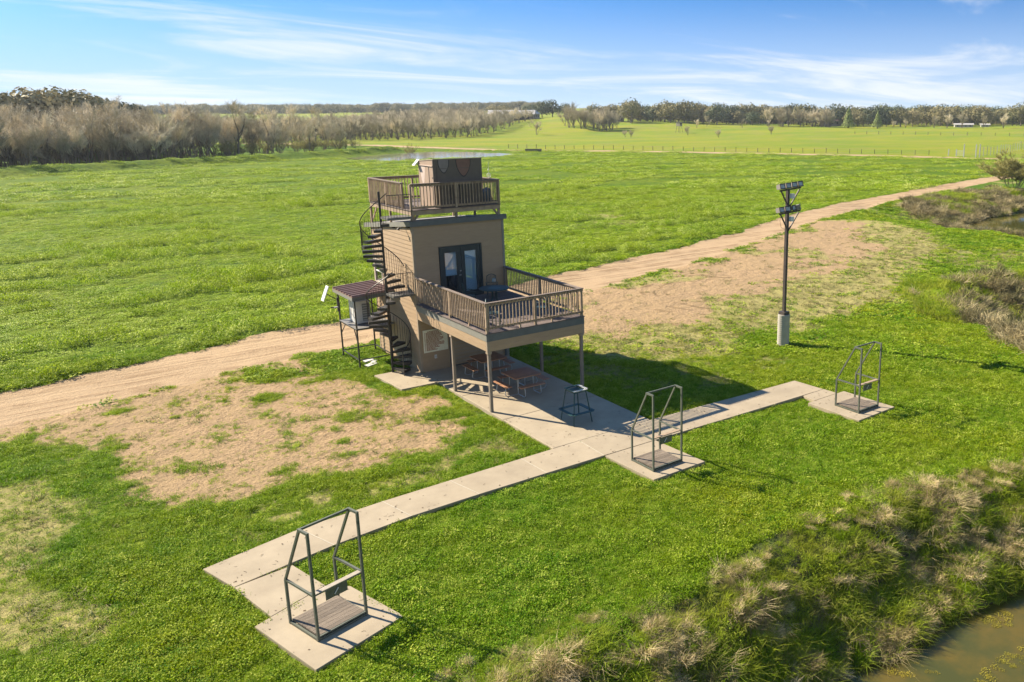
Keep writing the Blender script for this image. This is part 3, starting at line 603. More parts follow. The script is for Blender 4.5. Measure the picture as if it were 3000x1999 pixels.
# siding boards: bevelled lap boards, one object each
EXP = .178
def sboard(L_, mesh_cache={}):
    k = round(L_, 2)
    if k not in mesh_cache:
        mb = MB(); h = EXP+.02
        vs = [(0,-.026,0),(k,-.026,0),(k,-.006,h),(0,-.006,h),(0,.028,0),(k,.028,0),(k,.028,h),(0,.028,h)]
        mb.add(vs, [(0,1,2,3),(4,7,6,5),(0,4,5,1),(3,2,6,7),(0,3,7,4),(1,5,6,2)]); me = mb.mesh('siding_board'); me.materials.append(siding); mesh_cache[k] = me
    return mesh_cache[k]
def side_face(origin, rz, length, z0, ztop, holes=(), parent=tower):
    c, s = math.cos(rz), math.sin(rz); z = z0
    while z < z0+8:
        segs = [(0., length)]
        for (a, b, h0, h1) in holes:
            if z+EXP*.6 > h0 and z+EXP*.4 < h1:
                ns = []
                for (p, q_) in segs:
                    if b <= p or a >= q_: ns.append((p, q_)); continue
                    if a-p > .03: ns.append((p, a))
                    if q_-b > .03: ns.append((b, q_))
                segs = ns
        n_ok = False
        for (p, q_) in segs:
            top = min(ztop(p), ztop(q_))
            if z + EXP + .02 > top:
                # shorten boards under the sloping eave
                lim = [u for u in np.linspace(p, q_, 40) if ztop(u) > z+EXP*.6]
                if len(lim) < 3: continue
                p, q_ = min(lim), max(lim)
            n_ok = True
            put('siding_board', sboard(q_-p), None, parent, (origin[0]+c*p, origin[1]+s*p, z), (0,0,rz))
        if not n_ok and z > 2: break
        z += EXP
side_face((.07, 0, 0), 0, TW-.14, 2.42+.02, lambda u: TH+.1, [(DX0-.16, DX1-.01, 3.1, 5.44)])   # front, upper
side_face((1.45, .05, 0), 0, 2.62, .04, lambda u: 2.46)                                        # recessed lower front
side_face((0, TD-.07, 0), -math.pi/2, TD-.14, -.08, lambda u: roofz(TD-.07-u)-.0, [(TD-.07-WY1-.09, TD-.07-WY0+.09, WZ0-.09, WZ1+.09)])   # left
side_face((TW, .07, 0), math.pi/2, TD-.14, -.08, lambda u: roofz(u))
side_face((TW-.07, TD, 0), math.pi, TW-.14, -.08, lambda u: roofz(TD))
put('corner_trim', MB().box(-.03,.075,-.035,.075,-.1,TH+.02), trim, tower)
put('corner_trim', MB().box(TW-.075,TW+.03,-.035,.075,-.1,TH+.02), slate_lit, tower)
put('corner_trim', MB().box(-.03,.075,TD-.075,TD+.03,-.1,5.96), trim, tower)
put('corner_trim', MB().box(TW-.075,TW+.03,TD-.075,TD+.03,-.1,5.96), trim, tower)
put('lower_wall_panel', MB().box(.08, 1.34, -.03, .03, -.02, 2.42), siding, tower)
put('panel_trim', MB().box(1.345, 1.44, -.045, .06, -.02, 2.42), slate_shaded, tower)
put('panel_trim', MB().box(4.09, 4.19, -.04, .06, -.02, 2.42), slate_shaded, tower)
put('dark_foot_strip', MB().box(1.46, 2.5, -.02, .03, .0, .035), blackm, tower)  # thin black strip along the foot of the lower front
# roof
def quadprism(x0, x1, y0, y1, zf0, zb0, th):
    return MB().add([(x0,y0,zf0-th),(x1,y0,zf0-th),(x1,y1,zb0-th),(x0,y1,zb0-th),(x0,y0,zf0),(x1,y0,zf0),(x1,y1,zb0),(x0,y1,zb0)], [(0,3,2,1),(4,5,6,7),(0,1,5,4),(1,2,6,5),(2,3,7,6),(3,0,4,7)])
put('roof', quadprism(-.06, TW+.12, -.06, 5.38, 6.62, 6.04, .10), M('roof_membrane', (.30,.29,.27), (.25,.24,.22), rough=.8), tower)
put('fascia', MB().box(-.09, TW+.16, -.10, -.063, 6.43, 6.65), slate_shaded, tower)
put('fascia', quadprism(-.10, -.063, -.06, 5.38, 6.65, 6.07, .20), slate_lit, tower)
put('fascia', quadprism(TW+.123, TW+.16, -.06, 5.38, 6.65, 6.07, .20), slate_lit, tower)
put('fascia', MB().box(-.10, TW+.16, 5.382, 5.42, 5.85, 6.07), slate_lit, tower)

# deck
E_ = 6.40
db = put('deck_frame', MB().box(.06, TW-.06, -E_+.06, -.04, 2.5, 3.0), dark, tower)
y = -E_-.03
n_b = 46; bw = (E_-.02)/n_b
dm = MB().box(-.07, TW+.07, 0, bw-.008, 3.07, 3.105).mesh('deck_board'); dm.materials.append(deckm)
for k in range(n_b): put('deck_board', dm, None, tower, (0, -E_-.05+k*bw, 0))
for (a, b, w_, z0, z1, m_) in (((0,-E_),(TW,-E_),0,2.79,3.062,slate_shaded),((0,-E_),(0,-.04),1,2.79,3.062,slate_lit),((TW,-E_),(TW,-.04),2,2.79,3.062,slate_lit)):
    if w_ == 0: put('rim_fascia', MB().box(-.035, TW+.035, -E_-.035, -E_, z0, z1), m_, tower)
    if w_ == 1: put('rim_fascia', MB().box(-.035, 0, -E_+.002, -.04, z0, z1), m_, tower)
    if w_ == 2: put('rim_fascia', MB().box(TW, TW+.035, -E_+.002, -.04, z0, z1), m_, tower)
for k in range(2):
    z = 2.41+k*.19
    put('band_board', MB().box(-.02, TW+.02, -E_-.026+.006*0, -E_, z, z+.185), siding, tower)
    put('band_board', MB().box(-.024, .0, -E_+.002, -.05, z, z+.185), siding, tower)
    put('band_board', MB().box(TW, TW+.024, -E_+.002, -.05, z, z+.185), siding, tower)
put('band_trim', MB().box(-.032, .07, -E_-.033, -E_+.07, 2.38, 2.786), trim, tower)
put('band_trim', MB().box(TW-.07, TW+.032, -E_-.033, -E_+.07, 2.38, 2.786), trim, tower)
put('soffit', MB().box(.0, TW, -E_, -.05, 2.385, 2.41), trim, tower)
for (px_, py_) in ((.06,-E_+.05),(.06,-3.22),(TW-.08,-E_+.05),(TW-.08,-3.16)):
    p = put('deck_post', MB().box(px_-.055, px_+.055, py_-.055, py_+.055, -.1 if px_ > 4 else 0, 2.384), postm, tower)
    put('post_cap', MB().box(px_-.085, px_+.085, py_-.085, py_+.085, 2.30, 2.383), trim, p)

capm = M('grey_cap_rail', (.1978,.1548,.1247), (.1462,.1118,.0903), scale=5, rough=.85, bump=.3, bscale=35, vary=.1)
balm = {}
def baluster(h, w=.034):
    k = (round(h,3), w)
    if k not in balm:
        me = MB().box(-w/2, w/2, -w/2, w/2, 0, h).mesh('baluster'); me.materials.append(wood); balm[k] = me
    return balm[k]
def railing(a, b, zb, zt, posts, foot, cap0=0, cap1=1, sp=.142, inset=0):
    """timber railing from a to b: cap, top and bottom rail, balusters, posts"""
    a = Vector((*a, 0)); b = Vector((*b, 0)); d = b-a; L_ = d.length; u = d/L_; rz = math.atan2(u.y, u.x)
    ca, cb = a+u*L_*cap0, a+u*L_*cap1
    root = put('railing', MB().bar((ca.x,ca.y,zt-.018), (cb.x,cb.y,zt-.018), .14, .034), capm, tower)
    out = Vector((u.y, -u.x, 0))
    put('top_rail', MB().bar((a.x,a.y,zt-.085), (b.x,b.y,zt-.085), .036, .09), wood, root)
    put('bottom_rail', MB().bar((a.x,a.y,zb+.045), (b.x,b.y,zb+.045), .036, .09), wood, root)
    n_ = int(L_/sp)
    for i in range(1, n_):
        t = L_*i/n_
        if any(abs(t-p) < .075 for p in posts): continue
        p = a+u*t + out*.037; put('baluster', baluster(zt-.05-zb-.01), None, root, (p.x, p.y, zb+.005), (0,0,rz))
    for t in posts:
        p = a+u*t; put('post', MB().box(-.044, .044, -.044, .044, foot, zt-.037), wood, root, (p.x, p.y, 0), (0,0,rz))
    return root
i_ = .03
railing((i_, -.06), (i_, -E_+i_), 3.24, 4.26, [.06, 3.17, 6.31], 3.106)
railing((i_-.07, -E_+i_), (TW-i_+.07, -E_+i_), 3.24, 4.263, [TW/2, TW-.0], 3.106)
railing((TW-i_, -E_+i_), (TW-i_, -.06), 3.24, 4.26, [3.2, 6.25], 3.106)
for y_ in (-4.9,): put('rail_block', MB().box(0,.06,y_-.03,y_+.03,3.106,3.24), wood, tower)
for x_ in (1.42, 2.84): put('rail_block', MB().box(x_-.03,x_+.03,-E_,-E_+.06,3.106,3.24), wood, tower)

# roof platform
PX0, PX1, PY0, PY1, PZ = .10, 4.22, .12, 4.85, 7.07
for (a, b) in (((PX0,PY0),(PX1,PY0)),((PX0,PY1),(PX1,PY1))): put('platform_joist', MB().box(a[0]-.02, b[0]+.02, a[1]-.02, a[1]+.02, 6.88, PZ), wood, tower)
for x_ in (PX0, PX1, 1.47, 2.85): put('platform_joist', MB().box(x_-.02, x_+.02, PY0+.022, PY1-.022, 6.88, PZ-.002), wood, tower)
n_p = 34; pw_ = (PY1-PY0+.1)/n_p; pm = MB().box(PX0-.05, PX1+.05, 0, pw_-.008, PZ, PZ+.034).mesh('platform_board'); pm.materials.append(deckm)
for k in range(n_p): put('platform_board', pm, None, tower, (0, PY0-.05+k*pw_, 0))
def rz_(y): return 6.62-.58*(y+.06)/5.44
for (x_, y_) in ((PX0+.02,PY0+.0),(2.14,PY0+.0),(PX1-.02,PY0+.0),(PX0+.02,2.5),(PX1-.02,2.5),(PX0+.02,PY1),(2.14,PY1),(PX1-.02,PY1)):
    put('platform_leg', MB().box(x_-.045, x_+.045, y_+.022, y_+.11, rz_(y_)+.002, 6.879), wood, tower)
for (x_, s_) in ((PX0+.07, 1), (PX1-.07, -1)):
    put('knee_brace', MB().bar((x_, PY0+.05, rz_(PY0)+.03), (x_+s_*.22, PY0+.05, 6.88), .04, .09), wood, tower)
put('knee_brace', MB().bar((PX0+.02, PY1-.1, 6.3), (PX0+.02, PY1-.65, 6.88), .04, .09), wood, tower)
put('sill_timber', MB().box(.12, 2.1, .02, .1, 6.625, 6.665), wood, tower)
railing((PX0, PY0), (PX1, PY0), 7.15, 8.21, [.0, 2.04, 4.1], PZ+.034, cap0=0, cap1=1)
railing((PX1, PY0), (PX1, PY1), 7.15, 8.21, [2.4, 4.73], PZ+.034)
railing((PX1, PY1), (PX0, PY1), 7.15, 8.21, [2.06, 4.12], PZ+.034)
railing((PX0, PY1), (PX0, .98), 7.15, 8.21, [2.0, 3.85], PZ+.034)
for (x_, y_) in ((.10,.12),(2.14,.12),(4.2,.12)): pass

# french doors
fd = put('french_door', MB().box(DX0-.07, DX0, -.06, .02, DZ0, DZ1+.07).box(DX1, DX1+.07, -.06, .02, DZ0, DZ1+.07).box(DX0, DX1, -.06, .02, DZ1, DZ1+.07).box(DX0, DX1, -.07, .03, 3.11, 3.16), doorm, tower)
xm = (DX0+DX1)/2
for k, (x0, x1) in enumerate(((DX0+.005, xm-.008), (xm+.008, DX1-.005))):
    gx0, gx1, gz0, gz1 = x0+.17, x1-.20, 3.36, 5.16
    put('door_leaf', MB().box(x0, gx0, -.03, .015, 3.165, DZ1-.005).box(gx1, x1, -.03, .015, 3.165, DZ1-.005).box(gx0, gx1, -.03, .015, 3.165, gz0).box(gx0, gx1, -.03, .015, gz1, DZ1-.005), doorm, fd)
    put('glass_pane', MB().box(gx0, gx1, -.012, -.006, gz0, gz1), glass, fd)
    lip = MB().box(gx0-.018, gx0, -.036, -.0302, gz0-.018, gz1+.018).box(gx1, gx1+.018, -.036, -.0302, gz0-.018, gz1+.018).box(gx0, gx1, -.036, -.0302, gz0-.018, gz0).box(gx0, gx1, -.036, -.0302, gz1, gz1+.018)
    put('glazing_bead', lip, whitep if False else doorm, fd)
    zb_ = 3.2 if k == 1 else 4.12
    n_s = 7
    for s_ in range(n_s):
        w_ = (gx1-gx0+.1)/n_s; xa = gx0-.05+s_*w_
        put('blind_slat', MB().add([(xa,.06,zb_),(xa+w_*.97,.045,zb_),(xa+w_*.97,.045,5.25),(xa,.06,5.25)], [(0,1,2,3)]), blind, fd)
put('door_handle', MB().tube([(xm-.05,-.03,4.12),(xm-.05,-.08,4.12),(xm-.15,-.08,4.12)], .012), galv, fd)
put('deadbolt', MB().tube([(xm-.05,-.03,4.3),(xm-.05,-.055,4.3)], .028, 10), galv, fd)
put('interior_counter', MB().box(1.3, 2.2, .9, 1.4, 3.11, 3.95), M('stained_counter', (.10,.055,.03), rough=.5), tower)

# side window
wf = MB()
for (y0, y1, z0, z1) in ((WY0-.06,WY0+.01,WZ0-.06,WZ1+.06),(WY1-.01,WY1+.06,WZ0-.06,WZ1+.06),(WY0+.01,WY1-.01,WZ1-.01,WZ1+.06),(WY0+.01,WY1-.01,WZ0-.06,WZ0+.01)): wf.box(-.045,.03,y0,y1,z0,z1)
win = put('window', wf, M('beige_frame', (.42,.37,.30)), tower)
put('meeting_rail', MB().box(-.02,.02,WY0,WY1,3.9,3.95), whitep, win)
for (z0, z1) in ((WZ0,3.9),(3.95,WZ1)): put('window_pane', MB().box(0,.006,WY0+.03,WY1-.03,z0,z1), glass_mat('dark_glass', (.25,.3,.25), fac=1.2) if z0 == WZ0 else bpy.data.materials['dark_glass'], win)
put('window_sill', MB().box(-.06,.0,WY0-.1,WY1+.1,WZ0-.11,WZ0-.082), trim, win)

# notice board: cream panel with rusty rows of lettering
sg = thing('notice_board', 'weathered cream notice board with rows of rust-red lettering on the tower wall', 'sign', (0,-.032,0))
put('board', MB().box(.15, 1.26, -.03, 0, .86, 1.87), cream, sg)
r = random.Random(3); tx = MB(); nm_ = MB()
for row in range(17):
    z = 1.79 - row*.052; full = [.5,.62,.7,.72,.75,.66,.78,.8,.74,.6,.82,.84,.8,.55,.62,.4,.5][row]; xx_ = .34 if row == 0 else .27
    if row: nm_.box(.2,.235,-.036,-.030,z-.012,z+.014)
    xe = xx_+full
    while xx_ < xe:
        w_ = r.uniform(.03,.11); tx.box(xx_, min(xx_+w_, xe), -.036, -.030, z-.015, z+.016); xx_ += w_+.014
put('lettering', tx, rust_text, sg); put('row_numerals', nm_, rust_text, sg)
for (x_, z_) in ((.18,1.83),(1.23,1.83),(.18,.9),(1.23,.9)): put('screw', MB().tube([(x_,-.03,z_),(x_,-.04,z_)], .012, 8), galv, sg)
ot = thing('wall_outlet', 'small pale outlet box below the notice board', 'outlet', (.67,-.031,.62))
put('cover', MB().box(-.05,.05,-.03,0,-.08,.08), whitep, ot); put('socket', MB().box(-.02,.02,-.036,-.0302,-.05,.05), M('grey_plastic', (.3,.3,.3)), ot)
ol = thing('deck_outlet', 'pale weatherproof outlet cover right of the french doors', 'outlet', (3.68,-.03,3.66))
put('cover', MB().tube([(0,0,0),(0,-.05,0)], [.11,.09], 12), M('pale_cover', (.35,.5,.52)), ol); put('flap', MB().box(-.05,.05,-.07,-.0505,-.08,.06), whitep, ol)
fl = thing('eave_floodlight', 'pale floodlight with loose black cables under the deck above the notice board', 'floodlight', (.66,-.35,2.14))
put('lamp_head', MB().add([(-.10,-.1,-.16),(.10,-.1,-.16),(.12,.06,.10),(-.12,.06,.10),(-.10,-.18,-.12),(.10,-.18,-.12),(.12,-.04,.16),(-.12,-.04,.16)], [(0,1,2,3),(7,6,5,4),(0,4,5,1),(1,5,6,2),(2,6,7,3),(3,7,4,0)]), lampm, fl)
put('bracket', MB().bar((0,-.02,.1),(0,.0,.245),.04), blackm, fl)
put('cable', MB().tube([(-.12,0,.245),(-.22,-.02,.0),(-.16,-.03,-.16),(.05,-.04,-.24),(.25,-.02,-.12),(.33,0,.24)], .012, 5), blackm, fl)
sl = thing('side_lamp', 'small black wall lamp under the roof edge of the side wall', 'lamp', (-.10,.74,6.36))
put('lamp_arm', MB().bar((.05,0,.02),(-.14,0,-.05),.03), blackm, sl); put('lamp_shade', MB().tube([(-.14,0,-.02),(-.2,0,-.12)], [.03,.06], 8), blackm, sl)

# ------------------------------------------------------------------ rooftop cabin
cb = thing('rooftop_cabin', 'brown plywood cabin with painted camouflage shapes on the roof platform', 'cabin', (0,0,7.105))
cx0, cx1, cy0, cy1, ch0, ch1 = 1.30, 3.56, .36, 1.92, 2.05, 1.93
put('cabin_wall', MB().add([(cx0,cy0,0),(cx1,cy0,0),(cx1,cy1,0),(cx0,cy1,0),(cx0,cy0,ch0),(cx1,cy0,ch0),(cx1,cy1,ch1),(cx0,cy1,ch1)], [(0,3,2,1),(4,5,6,7),(0,1,5,4),(1,2,6,5),(2,3,7,6),(3,0,4,7)]), camo, cb)
put('cabin_roof', MB().add([(cx0-.03,cy0-.02,ch0+.003),(cx1+.03,cy0-.02,ch0+.003),(cx1+.03,cy1+.03,ch1+.003),(cx0-.03,cy1+.03,ch1+.003),(cx0-.03,cy0-.02,ch0+.03),(cx1+.03,cy0-.02,ch0+.03),(cx1+.03,cy1+.03,ch1+.03),(cx0-.03,cy1+.03,ch1+.03)], [(0,3,2,1),(4,5,6,7),(0,1,5,4),(1,2,6,5),(2,3,7,6),(3,0,4,7)]), M('cabin_roof_sheet', (.42,.34,.27), rough=.6), cb)
put('side_panel', MB().add([(cx0-.012,cy0+.055,0),(cx0-.0002,cy0+.055,0),(cx0-.0002,cy1,0),(cx0-.012,cy1,0),(cx0-.012,cy0+.055,ch0-.02),(cx0-.0002,cy0+.055,ch0-.02),(cx0-.0002,cy1,ch1-.01),(cx0-.012,cy1,ch1-.01)], [(0,3,2,1),(4,5,6,7),(0,1,5,4),(1,2,6,5),(2,3,7,6),(3,0,4,7)]), M('tan_pink_panel', (.33,.24,.175), (.28,.20,.15), scale=2), cb)
put('edge_strip', MB().box(cx0-.025, cx0, cy0-.004, cy0+.05, 0, ch0), M('dark_edge', (.09,.07,.06)), cb)
put('edge_strip', MB().box(cx0+.12, cx0+.15, cy0-.012, cy0-.0005, 0, ch0-.3), bpy.data.materials['dark_edge'], cb)
put('seam_batten', MB().box(cx0, cx1, cy0-.010, cy0-.0005, ch0-.40, ch0-.375), camo, cb)
put('side_ledge', MB().box(cx0-.05, cx0-.001, cy0+.05, cy1, ch1-.17, ch1-.14), camopink, cb)
outl = M('black_outline', (.028,.028,.03), vary=0)
def blob(pts, mat, d0, name, face='front'):
    if face == 'front': v = [(x, cy0-d0, z) for x, z in pts]
    else: v = [(cx0-d0, y, z) for y, z in pts]
    mb = MB(); n_ = len(pts); th = .002
    w_ = [(p[0], p[1]+th, p[2]) for p in v] if face == 'front' else [(p[0]+th, p[1], p[2]) for p in v]
    mb.add(v+w_, [tuple(range(n_)), tuple(reversed(range(n_,2*n_)))]+[(i,(i+1)%n_,n_+(i+1)%n_,n_+i) for i in range(n_)])
    put(name, mb, mat, cb)
def ushape(xc, w, top, bot, n_=14):
    p = [(xc-w/2, top)]
    for i in range(n_+1):
        t = i/n_; a = math.pi*t; s_ = math.sin(a); p.append((xc-w/2*math.cos(a)*(1-.30*s_**3), top-.12-(top-.12-bot)*s_**1.15))
    p.append((xc+w/2, top)); return p
blob(ushape(cx0+.46, .52, ch0-.02, ch0-.60), outl, .0035, 'painted_outline'); blob(ushape(cx0+.46, .46, ch0-.02, ch0-.56), M('pink_paint_shaded', (.24,.20,.185), (.20,.17,.155)), .007, 'camouflage_patch')  # front patch: the pinkish paint with shade mixed into its colour
blob(ushape(cx0+1.38, .70, ch0-.02, ch0-.78), outl, .0035, 'painted_outline'); blob(ushape(cx0+1.38, .64, ch0-.02, ch0-.74), camored, .007, 'camouflage_patch')
arch = [(cx0+.95+.24*math.cos(a), .72+.38*math.sin(a)) for a in np.linspace(math.pi, 0, 14)]
blob([(cx0+.95-.24,.3)]+arch+[(cx0+.95+.24,.3)], outl, .0035, 'painted_outline'); arch2 = [(cx0+.95+.19*math.cos(a), .70+.34*math.sin(a)) for a in np.linspace(math.pi, 0, 14)]
blob([(cx0+.95-.19,.3)]+arch2+[(cx0+.95+.19,.3)], camo, .007, 'camouflage_patch')
blob([(1.75,ch1-.2),(1.2,ch1-.2),(1.25,ch1-.5),(1.36,ch1-.9),(1.5,ch1-1.0),(1.62,ch1-.8),(1.72,ch1-.4)], camopink, .015, 'camouflage_patch', 'side')
put('door_batten', MB().box(cx0-.026, cx0-.0125, .82, .85, .05, ch1-.2), camo, cb); put('latch', MB().box(cx0-.05, cx0-.0125, .7, .74, .9, 1.0), blackm, cb)
put('hinge', MB().box(cx0-.03, cx0-.0125, .4, .5, 1.25, 1.3), blackm, cb)
sp = thing('small_solar_panel', 'small solar panel on the back corner of the rooftop cabin', 'solar panel', (1.22, 1.98, 8.96))
def panel(parent, w, h, e1, e2, th=.03):
    e1 = Vector(e1).normalized()*w/2; e2 = Vector(e2).normalized()*h/2; n_ = e1.cross(e2).normalized()*th
    mb = MB().add([-e1-e2, e1-e2, e1+e2, -e1+e2, -e1-e2+n_, e1-e2+n_, e1+e2+n_, -e1+e2+n_], [(0,3,2,1),(4,5,6,7),(0,1,5,4),(1,2,6,5),(2,3,7,6),(3,0,4,7)])
    put('panel_frame', mb, whitep, parent)
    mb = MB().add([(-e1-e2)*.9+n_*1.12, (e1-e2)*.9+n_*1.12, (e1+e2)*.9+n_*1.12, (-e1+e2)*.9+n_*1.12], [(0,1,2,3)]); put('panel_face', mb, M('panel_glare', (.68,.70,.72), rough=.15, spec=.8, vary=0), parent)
panel(sp, .28, .34, (0,-1,0), (.55,0,.6)); put('panel_arm', MB().bar((.02,-.02,-.02),(.14,-.1,-.2),.03), blackm, sp)
wv_ = thing('wire_ornament', 'white wire wind ornament standing on the right rail of the roof platform', 'ornament', (4.22, 1.0, 8.212))
ring = [(.10*math.cos(a), 0, .12+.10*math.sin(a)) for a in np.linspace(0, 2*math.pi, 15)]
put('wire_ring', MB().tube(ring, .009, 4), whitep, wv_); put('wire_ring', MB().tube([(0,.09*math.cos(a),.12+.1*math.sin(a)) for a in np.linspace(0,2*math.pi,15)], .009, 4), whitep, wv_)
put('stem', MB().tube([(0,0,0),(0,0,.72)], .007, 5), whitep, wv_)
put('vane', MB().tube([(-.07,0,.34),(.0,0,.42),(.07,0,.36)], .008, 4), whitep, wv_)
tb = thing('covered_machine', 'grey tarp-covered machine behind the front rail beside the cabin', 'machine', (3.86, .72, 7.105))
put('tarp', MB().add([(-.22,-.25,0),(.22,-.25,0),(.22,.35,0),(-.22,.35,0),(-.20,-.16,.52),(.17,-.18,.66),(.18,.25,.7),(-.19,.25,.55)], [(0,3,2,1),(4,5,6,7),(0,1,5,4),(1,2,6,5),(2,3,7,6),(3,0,4,7)]), M('grey_tarp', (.09,.10,.11), rough=.5), tb)
put('tie_strap', MB().tube([(-.225,-.26,.2),(.225,-.26,.22),(.23,.36,.22),(-.225,.36,.2),(-.225,-.26,.2)], .012, 4), blackm, tb)

# ================================================================== spiral stair
st = thing('spiral_staircase', 'black steel spiral staircase on the left wall of the tower', 'staircase', (-.95,.88,0))
RO = .84; a0 = math.radians(-77)
put('centre_pole', MB().tube([(0,0,0),(0,0,7.9)], .05, 12), blackm, st)
def tread_mesh(dth, nm):
    mb = MB(); k = 4; top = []; bot = []
    ri = .05; pts = [(ri*math.cos(0),ri*math.sin(0))]+[(RO*math.cos(dth*i/k), RO*math.sin(dth*i/k)) for i in range(k+1)]+[(ri*math.cos(dth),ri*math.sin(dth))]
    mb.prism(pts, -.012, 0)
    for (t,) in ((0,),(dth,)): mb.bar((ri*math.cos(t),ri*math.sin(t),-.062),((RO-.01)*math.cos(t),(RO-.01)*math.sin(t),-.062), .012, .098)
    for i in range(k): mb.bar(((RO-.006)*math.cos(dth*i/k),(RO-.006)*math.sin(dth*i/k),-.062),((RO-.006)*math.cos(dth*(i+1)/k),(RO-.006)*math.sin(dth*(i+1)/k),-.062),.01,.098)
    return mb.mesh(nm)
def flight(z0, z1, th0, th1, n_):
    dth = (th1-th0)/(n_-1); rise = (z1-z0)/n_
    tm = tread_mesh(dth*1.12, 'tread'); tm.materials.append(blackm)
    bal = MB().tube([(0,0,-.04),(0,0,.9)], .0085, 5).mesh('baluster'); bal.materials.append(blackm)
    hp = []
    for i in range(n_-1):
        th = th0+dth*i; z = z0+rise*(i+1)
        put('tread', tm, None, st, (0,0,z), (0,0,th))
        for f_ in (.0, .34, .67):
            if i == 0 and f_ == 0: continue
            t = th+dth*f_; put('baluster', bal, None, st, (RO*math.cos(t)*1.005, RO*math.sin(t)*1.005, z+rise*(f_-.25)))
    for i in range(6*n_):
        t = i/(6*n_-1); th = th0+(th1-th0)*t; hp.append((RO*1.005*math.cos(th), RO*1.005*math.sin(th), z0+rise*.75+ (z1-z0-rise*.2)*t+.9))
    put('handrail', MB().tube(hp, .021, 6), blackm, st)
    hp2 = [(p[0], p[1], p[2]-.98) for p in hp]
    return hp
Z1, Z2 = 3.56, 6.86
flight(0, Z1, a0, math.radians(270), 15)
flight(Z1, Z2, 0., math.radians(270), 14)
put('newel_post', MB().box(RO*math.cos(a0)-.018, RO*math.cos(a0)+.018, RO*math.sin(a0)-.018, RO*math.sin(a0)+.018, 0, 1.15), blackm, st)
balL = MB().tube([(0,0,0),(0,0,.92)], .0085, 5).mesh('baluster'); balL.materials.append(blackm)
for z, xr in ((Z1, .90), (Z2, 1.03)):
    put('landing', MB().box(-.03, xr, -.84, .0, z-.035, z).box(-.03, xr, -.84, -.80, z-.09, z-.036).box(-.03, .01, -.79, 0, z-.09, z-.036), M('landing_plate', (.13,.125,.115), rough=.5, vary=.02), st)
    put('landing_rail', MB().tube([(0,-.82,z+.93),(xr-.02,-.82,z+.93),(xr-.02,-.82,z)], .019, 6), blackm, st)
    for i in range(8): put('baluster', balL, None, st, (.02+i*(xr-.04)/8, -.82, z))
put('wall_bracket', MB().box(.01,.42,-.42,-.38,Z1-.30,Z1-.094), M('landing_bracket', (.42,.38,.31)), st)
put('wall_bracket', MB().box(.05,.9,-.06,-.02,Z1-.09,Z1-.037), blackm, st)

# ================================================================== AC stand
ac = thing('equipment_stand', 'dark steel stand with ribbed brown roof against the left wall of the tower', 'stand', (0,0,0))
for (x_, y_) in ((-1.79,4.75),(-1.79,2.57),(-.28,4.75),(-.28,2.57)):
    put('leg', MB().box(x_-.03,x_+.03,y_-.03,y_+.03,-.15,3.08), blackm, ac)
for a, b in (((-1.79,4.75),(-1.79,2.57)),((-1.79,4.75),(-.28,4.75)),((-1.79,2.57),(-.28,2.57)),((-.28,4.75),(-.28,2.57))):
    put('crossbar', MB().bar((*a,.30),(*b,.30),.04), blackm, ac)
    put('shelf_bar', MB().bar((*a,1.70),(*b,1.70),.04,.06), blackm, ac)
put('shelf', MB().box(-1.84,-.1,2.5,4.72,1.735,1.765), M('shelf_plate', (.19,.185,.18), rough=.6), ac)
for y_ in (2.62, 4.7): put('knee_brace', MB().bar((-1.79,y_,1.15),(-1.5 if y_>3 else -1.79, y_ if y_>3 else 2.95,1.70),.03), blackm, ac)
put('knee_brace', MB().bar((-1.79,2.9,1.68),(-1.79,2.6,1.2),.03), blackm, ac)
rf = put('roof_sheet', MB().add([(-1.92,2.42,3.20),(-.03,2.42,3.30),(-.03,5.08,3.30),(-1.92,5.08,3.20),(-1.92,2.42,3.22),(-.03,2.42,3.32),(-.03,5.08,3.32),(-1.92,5.08,3.22)], [(0,3,2,1),(4,5,6,7),(0,1,5,4),(1,2,6,5),(2,3,7,6),(3,0,4,7)]), roofbrown, ac)
rib = MB().add([(0,-.08,0),(1.89,-.08,.10),(1.89,-.035,.17),(0,-.035,.07),(0,.08,0),(1.89,.08,.10),(1.89,.035,.17),(0,.035,.07)], [(0,1,2,3),(5,4,7,6),(3,2,6,7),(0,3,7,4),(1,5,6,2)]).mesh('roof_rib'); rib.materials.append(roofbrown)
for k in range(8): put('roof_rib', rib, None, rf, (-1.92, 2.53+k*.35, 3.221))
put('roof_fascia', MB().add([(-1.91,2.43,3.03),(-.05,2.43,3.12),(-.05,2.46,3.12),(-1.91,2.46,3.03),(-1.91,2.43,3.198),(-.05,2.43,3.298),(-.05,2.46,3.298),(-1.91,2.46,3.198)], [(0,3,2,1),(4,5,6,7),(0,1,5,4),(1,2,6,5),(2,3,7,6),(3,0,4,7)]), slate_shaded, ac)
put('roof_fascia', MB().box(-1.92,-1.885,2.465,5.07,3.05,3.197), slate_lit, ac)
u = thing('air_conditioner', 'white outdoor air conditioning unit on the steel stand', 'air conditioner', (-1.18,3.72,1.766))
put('cabinet', MB().box(-.32,.30,-.42,.55,.03,1.02), whitep, u); put('top_cover', MB().box(-.34,.32,-.44,.57,1.021,1.05), whitep, u)
put('foot', MB().box(-.3,-.22,-.40,.53,0,.029), blackm, u); put('foot', MB().box(.2,.28,-.40,.53,0,.029), blackm, u)
put('fan_grille', MB().box(-.06,.27,-.432,-.4205,.12,.92), M('grey_grille', (.22,.225,.23)), u)
for k in range(7): put('grille_slat', MB().box(-.05,.26,-.444,-.4325,.16+k*.11,.18+k*.11), whitep, u)
for k in range(3): put('side_rib', MB().box(-.335,-.3205,-.3+k*.28,-.26+k*.28,.08,.98), whitep, u)
sp2 = thing('tilted_solar_panel', 'white tilted solar panel on an arm beside the steel stand', 'solar panel', (-2.33,4.79,3.07))
